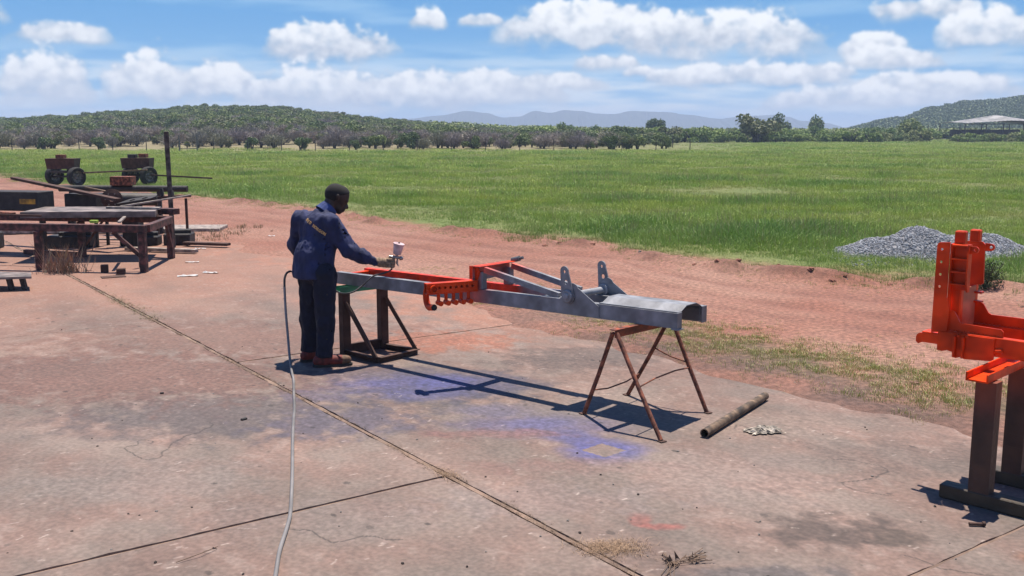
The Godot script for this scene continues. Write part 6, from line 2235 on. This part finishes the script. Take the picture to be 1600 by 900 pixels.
	# boots
	for s in [[anr, Vector3(0.20, 0, -0.05)], [anl, Vector3(0.13, 0, -0.15)]]:
		var a: Vector3 = s[0]
		var toe: Vector3 = a + s[1]
		a.y = 0.055
		toe.y = 0.05
		var heel: Vector3 = a - s[1] * 0.28
		var boot := put("boot", _boot([[heel, toe - s[1] * 0.25, 0.05, 0.05], [a, a + Vector3(0, 0.10, 0), 0.056, 0.062]]), M.boot, o)
		put("toe_cap", _boot([[toe - s[1] * 0.24, toe - s[1] * 0.02, 0.050, 0.044]]), M.toe, boot)
		mb = MB.new()
		var d: Vector3 = (s[1] as Vector3).normalized()
		var w := d.cross(Vector3.UP)
		var out := PackedVector2Array()
		out.append_array(ring(toe.distance_to(heel) + 0.0, 0, 0.05, -PI * 0.5, PI * 0.5, 8))
		out.append_array(ring(0, 0, 0.052, PI * 0.5, PI * 1.5, 8))
		mb.plate(Transform3D(Basis(d, w, Vector3.UP), Vector3(heel.x, 0.011, heel.z)), out, 0.022)
		put("sole", mb.mesh(), M.sole, boot)
	# the leather glove closed round the gun's handle
	mb = MB.new()
	var gp := func(x: float, y: float, z: float) -> Vector3: return Vector3(x, y, z) - at
	var gl := [[wrr.lerp(elr, 0.12), gp.call(-1.245, 0.937, -9.225), 0.040, 0.036], [gp.call(-1.245, 0.937, -9.225), gp.call(-1.175, 0.925, -9.255), 0.036, 0.036, Vector3.UP, 1.25]]
	for i in 4:
		var y := 0.962 - 0.022 * i
		var f := 1.0 - 0.07 * absf(i - 1.2)
		var k0: Vector3 = gp.call(-1.165, y, -9.232)
		var k1: Vector3 = k0 + Vector3(0.043, -0.003, -0.004) * f
		var k2: Vector3 = k1 + Vector3(0.014, -0.003, -0.032) * f
		var k3: Vector3 = k2 + Vector3(-0.028, 0.0, -0.018) * f
		gl.append([k0, k1, 0.0125, 0.0115])
		gl.append([k1, k2, 0.0115, 0.0105])
		gl.append([k2, k3, 0.0105, 0.009])
	gl.append([gp.call(-1.20, 0.95, -9.27), gp.call(-1.165, 0.968, -9.298), 0.016, 0.013])
	gl.append([gp.call(-1.165, 0.968, -9.298), gp.call(-1.128, 0.960, -9.300), 0.013, 0.010])
	skin(mb, gl, 0.0035, 0.009, 0.002, Vector3(70, 70, 70))
	put("glove", mb.mesh(), M.glove, o)


func _boot(bones: Array) -> ArrayMesh:
	var mb := MB.new()
	var sole := func(p: Vector3, d: float) -> float: return maxf(d, 0.012 - p.y)
	skin(mb, bones, 0.008, 0.03, 0.003, Vector3(50, 40, 50), sole)
	return mb.mesh()


func build_spray_gun() -> void:
	var at := Vector3(-1.12, 0.865, -9.268)
	var o := base("spray_gun", "gravity feed paint spray gun with a pinkish white cup held in the glove", "spray gun", at)
	var P := func(x: float, y: float, z: float) -> Vector3: return Vector3(x, y, z) - at
	var mb := MB.new()
	mb.tube([P.call(-1.13, 0.872, -9.268), P.call(-1.128, 0.93, -9.268), P.call(-1.122, 0.982, -9.27)], [0.013, 0.014, 0.014], 10)
	put("handle", mb.mesh(), M.gun_steel, o)
	mb = MB.new()
	mb.tube([P.call(-1.155, 0.986, -9.266), P.call(-1.06, 0.972, -9.276)], 0.014, 10)
	disc(mb, P.call(-1.06, 0.972, -9.276), Vector3(0.95, -0.3, -0.1), [Vector2(0.016, 0), Vector2(0.02, 0.012), Vector2(0.017, 0.028), Vector2(0.007, 0.036), Vector2(0, 0.036)], 12)
	put("barrel", mb.mesh(), M.gun_steel, o)
	mb = MB.new()
	mb.tube([P.call(-1.078, 0.965, -9.274), P.call(-1.085, 0.925, -9.275), P.call(-1.072, 0.892, -9.276)], [0.008, 0.012, 0.004], 6)
	put("trigger", mb.mesh(), M.gun_steel, o)
	mb = MB.new()
	var ax := Vector3(0.22, 1.0, 0.10).normalized()
	disc(mb, P.call(-1.088, 0.985, -9.275), ax, [Vector2(0.010, -0.01), Vector2(0.012, 0.012), Vector2(0.038, 0.026), Vector2(0.041, 0.05), Vector2(0.050, 0.118), Vector2(0.053, 0.118), Vector2(0.053, 0.128), Vector2(0.0, 0.131)], 24)
	var cup := put("paint_cup", mb.mesh(), M.cup, o)
	mb = MB.new()
	disc(mb, P.call(-1.088, 0.985, -9.275) + ax * 0.131, ax, [Vector2(0.008, 0), Vector2(0.008, 0.008), Vector2(0, 0.009)], 10)
	put("vent_knob", mb.mesh(), M.dark, cup)


func curve(points: Array, step := 0.04) -> Array:
	var c := Curve3D.new()
	for i in points.size():
		var p: Vector3 = points[i]
		var t: Vector3 = (points[mini(i + 1, points.size() - 1)] - points[maxi(i - 1, 0)]) / 6.0
		c.add_point(p, -t, t)
	c.bake_interval = step
	return Array(c.get_baked_points())


func build_hose() -> void:
	var at := Vector3(-1.93, 0, -8.55)
	var o := base("air_hose", "long grey air hose running from the spray gun past the person to the foreground", "hose", at)
	var sub := func(a: Array) -> Array: return a.map(func(p): return p - at)
	var mb := MB.new()
	mb.tube(curve(sub.call([Vector3(-1.13, 0.868, -9.268), Vector3(-1.16, 0.845, -9.262), Vector3(-1.24, 0.822, -9.24), Vector3(-1.30, 0.808, -9.235), Vector3(-1.345, 0.775, -9.20), Vector3(-1.40, 0.725, -9.18), Vector3(-1.47, 0.675, -9.13), Vector3(-1.56, 0.655, -9.12), Vector3(-1.66, 0.66, -9.25), Vector3(-1.82, 0.72, -9.37), Vector3(-2.0, 0.80, -9.34), Vector3(-2.075, 0.855, -9.2)])), 0.008, 8)
	mb.tube(curve(sub.call([Vector3(-2.075, 0.855, -9.2), Vector3(-2.10, 0.845, -9.16), Vector3(-2.115, 0.80, -9.13), Vector3(-2.115, 0.72, -9.11)])), 0.0105, 8)
	put("lead", mb.mesh(), M.black_hose, o)
	mb = MB.new()
	mb.tube(curve(sub.call([Vector3(-2.115, 0.72, -9.11), Vector3(-2.10, 0.5, -9.06), Vector3(-2.07, 0.28, -8.98), Vector3(-2.03, 0.10, -8.85), Vector3(-1.97, 0.025, -8.65), Vector3(-1.90, 0.011, -8.4), Vector3(-1.80, 0.011, -7.95), Vector3(-1.70, 0.011, -7.51), Vector3(-1.63, 0.011, -7.15), Vector3(-1.52, 0.011, -6.62), Vector3(-1.395, 0.011, -6.04), Vector3(-1.265, 0.011, -5.4), Vector3(-1.23, 0.011, -5.15), Vector3(-1.2, 0.011, -4.85), Vector3(-1.155, 0.011, -4.57), Vector3(-1.1, 0.011, -4.2), Vector3(-1.06, 0.011, -3.6), Vector3(-1.15, 0.011, -2.6)]), 0.06), 0.0115, 10)
	put("tube", mb.mesh(), M.hose, o)


func _ready() -> void:
	rng.seed = 20240
	n_soft.seed = 4
	n_soft.noise_type = FastNoiseLite.TYPE_SIMPLEX_SMOOTH
	n_soft.frequency = 0.05
	n_soft.fractal_octaves = 3
	n_fine.seed = 9
	n_fine.noise_type = FastNoiseLite.TYPE_SIMPLEX_SMOOTH
	n_fine.frequency = 0.5
	n_fine.fractal_octaves = 2
	build_view()
	make_materials()
	build_ground()
	build_apron()
	build_hills()
	build_trees()
	build_shed()
	build_fences()
	build_grass()
	build_gravel()
	build_yard()
	build_boom()
	build_stand()
	build_trestle()
	build_red_frame()
	build_person()
	build_spray_gun()
	build_hose()
	build_loose_things()
